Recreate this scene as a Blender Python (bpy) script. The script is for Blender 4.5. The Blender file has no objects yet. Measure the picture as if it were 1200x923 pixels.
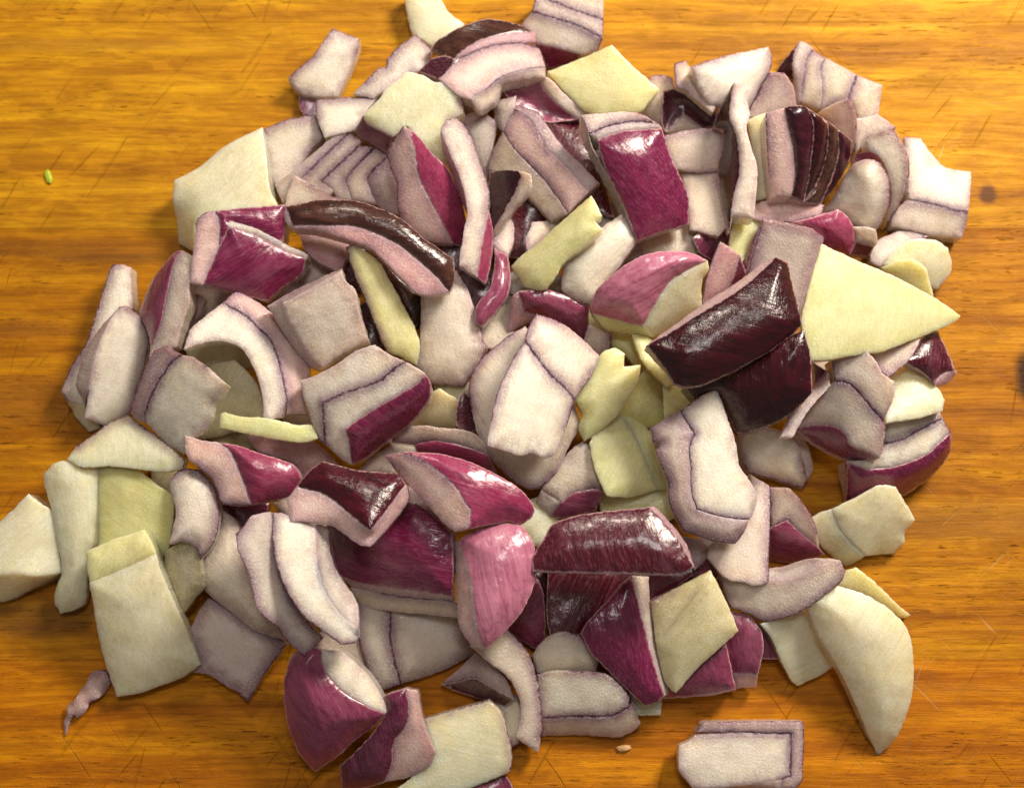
import bpy, math, random
import numpy as np
from mathutils import Vector, Matrix, noise
from mathutils.geometry import delaunay_2d_cdt

random.seed(7)
S = bpy.context.scene
COL = S.collection

# ------------------------------------------------------------------ camera
PX = 0.0002                      # one photograph pixel on the board, in metres
CAM_D, CAM_T, LENS = 0.36, math.radians(8.0), 54.0
cd = bpy.data.cameras.new("camera"); cam = bpy.data.objects.new("camera", cd); COL.objects.link(cam)
cam.location = (0, -CAM_D * math.sin(CAM_T), CAM_D * math.cos(CAM_T))
cam.rotation_euler = (CAM_T, 0, 0)
cd.lens = LENS; cd.sensor_width = 36; cd.clip_start = 0.01; cd.clip_end = 20
cd.dof.use_dof = True; cd.dof.focus_distance = 0.338; cd.dof.aperture_fstop = 11.0
S.camera = cam

# ------------------------------------------------------------------ light
w = bpy.data.worlds.new("World"); S.world = w; w.use_nodes = True
w.node_tree.nodes["Background"].inputs[0].default_value = (1.0, 0.90, 0.78, 1)
w.node_tree.nodes["Background"].inputs[1].default_value = 0.17
def area(name, loc, size, power, col, target=(0, 0, 0)):
    ld = bpy.data.lights.new(name, 'AREA'); ld.shape = 'DISK'; ld.size = size
    ld.energy = power; ld.color = col
    o = bpy.data.objects.new(name, ld); COL.objects.link(o); o.location = loc
    o.rotation_euler = (Vector(target) - Vector(loc)).to_track_quat('-Z', 'Y').to_euler()
    return o
area("ceiling_lamp", (0.27, 0.31, 0.36), 0.16, 4.4, (1.0, 0.885, 0.74), (0.02, 0, 0))
area("hob_lamp", (-0.10, 0.50, 0.42), 0.07, 0.9, (1.0, 0.885, 0.74))
area("counter_lamp", (0.02, 0.17, 0.75), 0.14, 1.25, (1.0, 0.95, 0.90), (0, 0, 0))
S.view_settings.view_transform = 'Standard'
S.view_settings.look = 'None'; S.view_settings.exposure = 0.0; S.view_settings.gamma = 1.0

# pixel of the photograph + height (px units) -> point in the place
_R = np.array(Matrix.Rotation(CAM_T, 3, 'X')); _C = np.array(cam.location)
def W(P):
    P = np.asarray(P, float)
    d = np.stack([(P[:, 0] - 600) / 1200 * 36 / LENS, -(P[:, 1] - 461.5) / 1200 * 36 / LENS, -np.ones(len(P))], 1) @ _R.T
    t = (P[:, 2] * PX - _C[2]) / d[:, 2]
    return _C + d * t[:, None]

# ------------------------------------------------------------------ materials
def mat(name):
    m = bpy.data.materials.new(name); m.use_nodes = True
    nt = m.node_tree; b = nt.nodes["Principled BSDF"]
    return m, nt, b
class G:
    def __init__(s, nt): s.nt = nt
    def n(s, t, **kw):
        x = s.nt.nodes.new(t)
        for k, v in kw.items(): setattr(x, k, v)
        return x
    def l(s, a, b): s.nt.links.new(a, b)
    def attr(s, name): return s.n('ShaderNodeAttribute', attribute_name=name)
    def math(s, op, a, b=None, clamp=False, c=None):
        x = s.n('ShaderNodeMath', operation=op, use_clamp=clamp)
        for i, v in enumerate((a, b, c)):
            if v is None: continue
            if isinstance(v, (int, float)): x.inputs[i].default_value = v
            else: s.l(v, x.inputs[i])
        return x.outputs[0]
    def mapr(s, v, a, b, c, d, smooth=True):
        x = s.n('ShaderNodeMapRange', interpolation_type='SMOOTHSTEP' if smooth else 'LINEAR')
        s.l(v, x.inputs[0])
        for i, q in enumerate((a, b, c, d)):
            if isinstance(q, (int, float)): x.inputs[i + 1].default_value = q
            else: s.l(q, x.inputs[i + 1])
        return x.outputs[0]
    def scale(s, vec, sc, rot=(0, 0, 0), loc=(0, 0, 0)):
        x = s.n('ShaderNodeMapping'); s.l(vec, x.inputs[0])
        x.inputs['Location'].default_value = loc; x.inputs['Rotation'].default_value = rot; x.inputs['Scale'].default_value = sc
        return x.outputs[0]
    def noise(s, vec, scale, detail=3, rough=0.5, dist=0.0):
        x = s.n('ShaderNodeTexNoise'); s.l(vec, x.inputs['Vector'])
        x.inputs['Scale'].default_value = scale; x.inputs['Detail'].default_value = detail
        x.inputs['Roughness'].default_value = rough; x.inputs['Distortion'].default_value = dist
        return x.outputs[0]
    def voro(s, vec, scale, feature='F1', out=0):
        x = s.n('ShaderNodeTexVoronoi', feature=feature); s.l(vec, x.inputs['Vector']); x.inputs['Scale'].default_value = scale
        return x.outputs[out]
    def mix(s, f, a, b, mode='MIX'):
        x = s.n('ShaderNodeMix', data_type='RGBA', blend_type=mode, clamp_factor=True)
        for i, v in ((0, f), (6, a), (7, b)):
            if isinstance(v, (int, float)): x.inputs[i].default_value = v
            elif isinstance(v, tuple): x.inputs[i].default_value = (*v, 1)
            else: s.l(v, x.inputs[i])
        return x.outputs[2]
    def ramp(s, f, stops):
        x = s.n('ShaderNodeValToRGB'); s.l(f, x.inputs[0]); cr = x.color_ramp
        while len(cr.elements) < len(stops): cr.elements.new(0.5)
        for e, (p, c) in zip(cr.elements, stops): e.position = p; e.color = (*c, 1)
        return x.outputs[0]
    def bump(s, h, dist, strength=1.0, nrm=None):
        x = s.n('ShaderNodeBump'); s.l(h, x.inputs['Height'])
        x.inputs['Distance'].default_value = dist; x.inputs['Strength'].default_value = strength
        if nrm is not None: s.l(nrm, x.inputs['Normal'])
        return x.outputs[0]
    def sum(s, *terms):
        r = None
        for v, k in terms:
            t = s.math('MULTIPLY', v, k); r = t if r is None else s.math('ADD', r, t)
        return r

def flesh_like(name, sss, cell, rough, kind):
    q = 0.4 if kind == 'wet' else 1.0
    m, nt, b = mat(name); g = G(nt)
    st = g.attr('st').outputs['Vector']; tint = g.attr('tint').outputs['Color']; rim = g.attr('rimd').outputs['Fac']
    mott = g.noise(st, 0.045, 4, 0.6)
    fine = g.noise(st, 0.42, 3, 0.65)
    fib = g.noise(g.scale(st, (0.015, 0.30, 0.30)), 1.0, 4, 0.6)
    cells = g.voro(st, 0.40)
    # colour: the flesh, its mottling, the violet line of the layer's epidermis on flagged edges
    c = g.mix(g.mapr(mott, 0.32, 0.62, 0, 1), g.mix(1.0, tint, (0.76, 0.68, 0.66) if kind != 'wet' else (0.86, 0.86, 0.74), 'MULTIPLY'), tint)
    c = g.mix(g.mapr(g.noise(st, 0.022, 2, 0.5), 0.52, 0.68, 0, 0.5), c, g.mix(1.0, tint, (1.12, 1.05, 0.82), 'MULTIPLY'))
    c = g.mix(g.math('MULTIPLY', g.mapr(fine, 0.48, 0.70, 0, 1), 0.30 * q), c, g.mix(0.35, g.mix(1.0, tint, (1.30, 1.30, 1.28), 'MULTIPLY'), (0.88, 0.84, 0.76)))
    c = g.mix(g.math('MULTIPLY', g.mapr(fine, 0.50, 0.30, 0, 1), 0.22 * q), c, g.mix(1.0, tint, (0.62, 0.54, 0.50), 'MULTIPLY'))
    cc = g.n('ShaderNodeTexVoronoi', feature='F1'); g.l(st, cc.inputs['Vector']); cc.inputs['Scale'].default_value = 0.30
    sc_ = g.n('ShaderNodeSeparateXYZ'); g.l(cc.outputs['Color'], sc_.inputs[0])
    c = g.mix(g.mapr(sc_.outputs[0], 0.0, 1.0, 0.0, 0.12, False), c, g.mix(1.0, tint, (0.60, 0.54, 0.50), 'MULTIPLY'))
    c = g.mix(g.math('MULTIPLY', g.mapr(fib, 0.46, 0.64, 0, 1), {'mem': 0.55, 'cut': 0.16, 'wet': 0.30}[kind]), c, g.mix(1.0, tint, (0.66, 0.60, 0.55), 'MULTIPLY'))
    edg = g.math('ADD', g.attr('edg').outputs['Fac'], g.math('MULTIPLY', g.math('SUBTRACT', g.noise(st, 0.07, 3, 0.6), 0.5), 12.0))
    sepc = g.n('ShaderNodeSeparateColor'); g.l(tint, sepc.inputs[0])
    warmth = g.mapr(g.math('SUBTRACT', sepc.outputs[1], sepc.outputs[2]), 0.08, 0.16, 0.62, 0.12)      # yellow flesh has no violet in it
    c = g.mix(g.math('MULTIPLY', g.mapr(edg, 5.0, 22.0, 0, 1), 0.50 * q), c, g.mix(0.65, tint, (0.90, 0.85, 0.71)))
    c = g.mix(g.math('MULTIPLY', g.mapr(edg, 0.0, 8.0, 1, 0), warmth), c, (0.34, 0.22, 0.27))
    d = g.math('ADD', rim, g.math('MULTIPLY', g.math('SUBTRACT', g.noise(st, 0.16, 3, 0.6), 0.5), 5.0))
    halo = g.math('MULTIPLY', g.mapr(d, 0.0, 15.0, 1, 0), g.mapr(mott, 0.3, 0.65, 0.35, 0.9))
    c = g.mix(g.math('MULTIPLY', halo, 0.85), c, (0.20, 0.095, 0.155))
    line = g.mapr(d, 0.5, 1.9, 1, 0)
    c = g.mix(g.math('MULTIPLY', line, g.mapr(mott, 0.35, 0.6, 0.7, 1.0)), c, (0.07, 0.012, 0.045))
    spk = g.math('MULTIPLY', g.mapr(g.noise(g.scale(st, (0.35, 0.6, 0.5)), 1.0, 2, 0.6), 0.56, 0.66, 0, 1), g.mapr(g.noise(st, 0.03, 3, 0.6), 0.40, 0.62, 0.1 * q, 0.5 * q))
    c = g.mix(spk, c, g.mix(0.6, tint, (0.95, 0.92, 0.84)))
    g.l(c, b.inputs['Base Color'])
    h = g.sum((fine, 0.9), (cells, 0.6), (spk, 0.5), (g.noise(st, 1.1, 2, 0.6), 0.30), (fib, 0.5), (g.noise(st, 0.10, 2, 0.5), 0.25))
    g.l(g.bump(h, 0.00012 * cell, 1.0), b.inputs['Normal'])
    g.l(g.mapr(fine, 0.3, 0.7, rough - 0.14, rough + 0.10), b.inputs['Roughness'])
    b.inputs['Subsurface Weight'].default_value = sss
    b.inputs['Subsurface Radius'].default_value = (1.0, 0.72, 0.42)
    b.inputs['Subsurface Scale'].default_value = 0.0040
    b.inputs['Specular IOR Level'].default_value = 0.55
    b.inputs['IOR'].default_value = 1.38
    b.inputs['Coat Weight'].default_value = 1.0; b.inputs['Coat Roughness'].default_value = 0.09; b.inputs['Coat IOR'].default_value = 1.5
    hc = g.sum((g.voro(st, 0.55), 1.0), (g.noise(st, 0.9, 2, 0.6), 0.9), (fib, 1.2))
    g.l(g.bump(hc, 0.00020 * cell, 1.0), b.inputs['Coat Normal'])
    return m
M_CUT = flesh_like('onion_cut_flesh', 0.62, 1.0, 0.32, 'cut')
M_MEM = flesh_like('onion_inner_membrane', 0.75, 0.8, 0.28, 'mem')

def skin_like(name, dark):
    m, nt, b = mat(name); g = G(nt)
    st = g.attr('st').outputs['Vector']; tint = g.attr('tint').outputs['Color']; rim = g.attr('rimd').outputs['Fac']
    stripe = g.noise(g.scale(st, (0.006, 0.13, 0.13)), 1.0, 5, 0.62, 0.3)
    stripe2 = g.noise(g.scale(st, (0.02, 0.5, 0.5)), 1.0, 3, 0.6)
    mott = g.noise(st, 0.03, 4, 0.6)
    fine = g.noise(st, 0.5, 2, 0.6)
    if dark:
        lo = g.mix(1.0, tint, (0.35, 0.30, 0.32), 'MULTIPLY'); hi = g.mix(1.0, tint, (2.2, 1.9, 1.8), 'MULTIPLY')
        c = g.mix(g.mapr(stripe, 0.32, 0.68, 0, 1), lo, tint)
        c = g.mix(g.math('MULTIPLY', g.mapr(stripe2, 0.52, 0.75, 0, 1), 0.35), c, hi)
    else:
        lo = g.mix(1.0, tint, (0.62, 0.40, 0.52), 'MULTIPLY'); hi = g.mix(0.24, tint, (0.58, 0.27, 0.36))
        c = g.mix(g.mapr(stripe, 0.30, 0.70, 0, 1), lo, tint)
        c = g.mix(g.math('MULTIPLY', g.mapr(stripe2, 0.45, 0.70, 0, 1), 0.55), c, hi)
        c = g.mix(g.math('MULTIPLY', g.mapr(g.noise(g.scale(st, (0.010, 0.035, 0.035)), 1.0, 4, 0.6), 0.48, 0.72, 0, 1), 0.5), c, hi)
        c = g.mix(g.math('MULTIPLY', g.mapr(mott, 0.40, 0.25, 0, 1), 0.6), c, lo)
    d = g.math('ADD', rim, g.math('MULTIPLY', g.math('SUBTRACT', g.noise(st, 0.22, 3, 0.6), 0.5), 5.0))
    c = g.mix(g.math('MULTIPLY', g.mapr(d, 0.4, 3.4 if not dark else 2.4, 1, 0), 0.7), c, (0.62, 0.40, 0.42))
    # torn pale specks
    sp = g.mapr(g.noise(g.scale(st, (0.05, 0.3, 0.3)), 1.0, 4, 0.7), 0.70, 0.76, 0, 1)
    c = g.mix(g.math('MULTIPLY', sp, 0.15 if dark else 0.5), c, (0.55, 0.40, 0.40))
    g.l(c, b.inputs['Base Color'])
    wr = g.math('MULTIPLY', g.noise(g.scale(st, (0.30, 0.10, 0.1)), 1.0, 3, 0.6), g.mapr(mott, 0.45, 0.62, 0.1, 1))
    h = g.sum((stripe, 1.5), (stripe2, 0.12 if dark else 0.3), (wr, 0.9 if dark else 0.35), (fine, 0.05), (mott, 2.0))
    g.l(g.bump(h, 0.00011 if dark else 0.00012, 1.0), b.inputs['Normal'])
    g.l(g.mapr(fine, 0.3, 0.7, 0.17, 0.30), b.inputs['Roughness'])
    b.inputs['Specular IOR Level'].default_value = 0.6
    b.inputs['Coat Weight'].default_value = 0.12 if dark else 0.25; b.inputs['Coat Roughness'].default_value = 0.12
    return m
M_SKIN = skin_like('red_onion_skin', False)
M_DARK = skin_like('dried_dark_onion_skin', True)
M_WET = flesh_like('watery_green_flesh', 0.9, 0.8, 0.22, 'wet')
_b = M_WET.node_tree.nodes["Principled BSDF"]; _b.inputs['Subsurface Scale'].default_value = 0.007
M_FILM = flesh_like('dry_see_through_film', 0.2, 0.7, 0.25, 'mem')
_b = M_FILM.node_tree.nodes["Principled BSDF"]; _b.inputs['Transmission Weight'].default_value = 0.3; _b.inputs['IOR'].default_value = 1.15
MATS = [M_CUT, M_MEM, M_SKIN, M_DARK, M_WET, M_FILM]
KIND = {'c': 0, 'm': 1, 's': 2, 'd': 3}

def wood():
    m, nt, b = mat('oiled_wood'); g = G(nt)
    co = g.attr('st').outputs['Vector']; tint = g.attr('tint').outputs['Color']   # st: px units, x along the grain
    warp = g.noise(g.scale(co, (0.0022, 0.010, 0.01)), 1.0, 3, 0.5)
    wv = g.n('ShaderNodeCombineXYZ'); g.l(g.math('MULTIPLY', warp, 24.0), wv.inputs[1])
    add = g.n('ShaderNodeVectorMath', operation='ADD'); g.l(co, add.inputs[0]); g.l(wv.outputs[0], add.inputs[1])
    v = add.outputs[0]
    band = g.noise(g.scale(v, (0.0011, 0.028, 0.028)), 1.0, 4, 0.62)
    grain = g.noise(g.scale(v, (0.007, 0.14, 0.14)), 1.0, 5, 0.68)
    fine = g.noise(g.scale(v, (0.022, 0.55, 0.55)), 1.0, 4, 0.7)
    pores = g.noise(g.scale(v, (0.035, 0.42, 0.42), loc=(31, 7, 0)), 1.0, 3, 0.6)
    big = g.noise(g.scale(co, (0.004, 0.009, 0.009), loc=(5, 3, 0)), 1.0, 3, 0.55)
    c = g.ramp(band, [(0.25, (0.33, 0.105, 0.002)), (0.45, (0.54, 0.215, 0.002)), (0.62, (0.66, 0.300, 0.003)), (0.85, (0.76, 0.385, 0.007))])
    c = g.mix(g.math('MULTIPLY', g.mapr(grain, 0.42, 0.58, 0, 1), 0.50), c, g.mix(1.0, c, (0.60, 0.50, 0.42), 'MULTIPLY'))
    c = g.mix(g.math('MULTIPLY', g.mapr(fine, 0.45, 0.65, 0, 1), 0.34), c, g.mix(1.0, c, (0.55, 0.45, 0.36), 'MULTIPLY'))
    pm = g.math('MULTIPLY', g.mapr(pores, 0.60, 0.70, 0, 1), g.mapr(g.noise(g.scale(v, (0.003, 0.02, 0.02), loc=(1, 9, 0)), 1.0, 3, 0.6), 0.46, 0.60, 0.1, 1))
    c = g.mix(g.math('MULTIPLY', pm, 0.55), c, (0.060, 0.022, 0.010))
    c = g.mix(g.math('MULTIPLY', g.mapr(big, 0.50, 0.72, 0, 1), 0.45), c, g.mix(1.0, c, (0.66, 0.60, 0.55), 'MULTIPLY'))
    fig = g.noise(g.scale(co, (0.014, 0.045, 0.04)), 1.0, 4, 0.65, 0.8)
    c = g.mix(g.mapr(fig, 0.40, 0.60, 0.0, 0.75), c, g.mix(1.0, c, (0.72, 0.66, 0.55), 'MULTIPLY'))
    c = g.mix(1.0, c, tint, 'MULTIPLY')
    # knife cuts: long fine dark ones and pale ones, in several directions
    cuts = None
    for (ang, off, th, dens) in ((1.02, 0, 0.735, 0.50), (0.86, 40, 0.745, 0.52), (-0.95, 90, 0.75, 0.50), (1.35, 140, 0.75, 0.52)):
        r = g.scale(g.scale(co, (1, 1, 1), rot=(0, 0, ang), loc=(off, off * 2, 0)), (0.0065, 0.16, 0.1))
        k = g.math('MULTIPLY', g.mapr(g.noise(r, 1.0, 1, 0.4), th - 0.035, th + 0.01, 0, 1),
                   g.mapr(g.noise(co, 0.006, 2, 0.5), dens - 0.08, dens + 0.06, 0, 1))
        cuts = k if cuts is None else g.math('MAXIMUM', cuts, k)
    c = g.mix(g.math('MULTIPLY', cuts, 0.09), c, (0.16, 0.06, 0.012))
    pale = None
    for (ang, off) in ((0.75, 300), (-0.8, 380), (1.2, 470)):
        r = g.scale(g.scale(co, (1, 1, 1), rot=(0, 0, ang), loc=(off, off, 0)), (0.012, 0.22, 0.1))
        k = g.mapr(g.noise(r, 1.0, 1, 0.4), 0.70, 0.76, 0, 1)
        pale = k if pale is None else g.math('MAXIMUM', pale, k)
    sep = g.n('ShaderNodeSeparateXYZ'); g.l(co, sep.inputs[0])
    right = g.mapr(sep.outputs[0], 850, 1100, 0.12, 1)
    pale = g.math('MULTIPLY', g.math('MULTIPLY', pale, right), g.mapr(g.noise(co, 0.009, 2, 0.5), 0.42, 0.55, 0, 1))
    c = g.mix(g.math('MULTIPLY', pale, 0.14), c, (0.80, 0.60, 0.30))
    # knots and stains at their own places on the board
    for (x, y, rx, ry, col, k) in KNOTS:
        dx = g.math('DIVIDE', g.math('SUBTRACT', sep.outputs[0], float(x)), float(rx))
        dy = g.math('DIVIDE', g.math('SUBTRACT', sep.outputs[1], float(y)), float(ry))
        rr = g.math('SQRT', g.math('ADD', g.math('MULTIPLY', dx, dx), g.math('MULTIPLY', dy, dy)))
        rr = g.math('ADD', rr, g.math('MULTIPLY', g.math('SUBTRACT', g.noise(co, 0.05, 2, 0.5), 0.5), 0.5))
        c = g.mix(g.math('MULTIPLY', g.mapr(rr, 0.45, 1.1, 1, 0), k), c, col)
    g.l(c, b.inputs['Base Color'])
    h = g.sum((grain, 1.0), (fine, 0.8), (pm, -1.6), (cuts, -1.5), (pale, -0.7), (g.noise(co, 0.02, 3, 0.5), 2.0), (g.noise(co, 0.35, 2, 0.5), 0.4))
    g.l(g.bump(h, 0.00016, 1.0), b.inputs['Normal'])
    g.l(g.mapr(grain, 0.3, 0.7, 0.40, 0.56), b.inputs['Roughness'])
    b.inputs['Specular IOR Level'].default_value = 0.16
    return m
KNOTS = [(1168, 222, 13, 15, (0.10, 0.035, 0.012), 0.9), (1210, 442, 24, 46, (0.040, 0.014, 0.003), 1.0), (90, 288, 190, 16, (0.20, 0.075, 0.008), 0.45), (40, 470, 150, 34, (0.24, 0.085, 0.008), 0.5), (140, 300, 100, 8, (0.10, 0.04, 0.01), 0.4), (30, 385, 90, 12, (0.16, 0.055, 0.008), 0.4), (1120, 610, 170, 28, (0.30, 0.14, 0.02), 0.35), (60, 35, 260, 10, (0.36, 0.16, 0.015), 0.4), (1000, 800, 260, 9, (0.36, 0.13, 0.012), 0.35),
         (1191, 745, 7, 8, (0.50, 0.10, 0.01), 0.8), (262, 168, 14, 7, (0.62, 0.16, 0.02), 0.3),
         (60, 722, 80, 26, (0.10, 0.045, 0.015), 0.55)]
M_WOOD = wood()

def simple(name, col, rough, sss=0.0):
    m, nt, b = mat(name); g = G(nt)
    tc = g.n('ShaderNodeTexCoord').outputs['Object']
    nz = g.noise(tc, 900, 4, 0.6)
    g.l(g.mix(nz, tuple(x * 0.7 for x in col), tuple(min(1, x * 1.3) for x in col)), b.inputs['Base Color'])
    g.l(g.bump(nz, 0.0002), b.inputs['Normal'])
    b.inputs['Roughness'].default_value = rough; b.inputs['Subsurface Weight'].default_value = sss
    b.inputs['Subsurface Scale'].default_value = 0.001
    return m

TINT = {
 'white': (0.8, 0.745, 0.66), 'warm': (0.74, 0.65, 0.56), 'cream': (0.78, 0.75, 0.55), 'yel': (0.74, 0.72, 0.38),
 'grn': (0.62, 0.59, 0.24), 'olive': (0.58, 0.53, 0.33), 'lil': (0.66, 0.56, 0.50), 'grey': (0.58, 0.51, 0.47),
 'mauve': (0.46, 0.35, 0.36), 'pink': (0.7, 0.47, 0.46), 'rose': (0.54, 0.28, 0.31), 'beige': (0.62, 0.52, 0.43),
 'mag': (0.175, 0.01, 0.062), 'hot': (0.31, 0.034, 0.105), 'plum': (0.12, 0.01, 0.045), 'pskin': (0.52, 0.19, 0.28),
 'red': (0.07, 0.002, 0.012), 'black': (0.040, 0.0008, 0.006), 'brown': (0.075, 0.026, 0.018), 'wine': (0.05, 0.005, 0.016),
 'dusk': (0.24, 0.042, 0.1),
}
TILES = {'A': (0, 0), 'B': (320, 0), 'C': (640, 0), 'D': (800, 0), 'E': (0, 270), 'F': (300, 270), 'G': (550, 270), 'H': (800, 270),
         'I': (0, 500), 'J': (200, 613), 'K': (350, 500), 'L': (500, 613), 'M': (800, 500), 'N': (800, 613)}
SC = 400 / 1191

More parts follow.
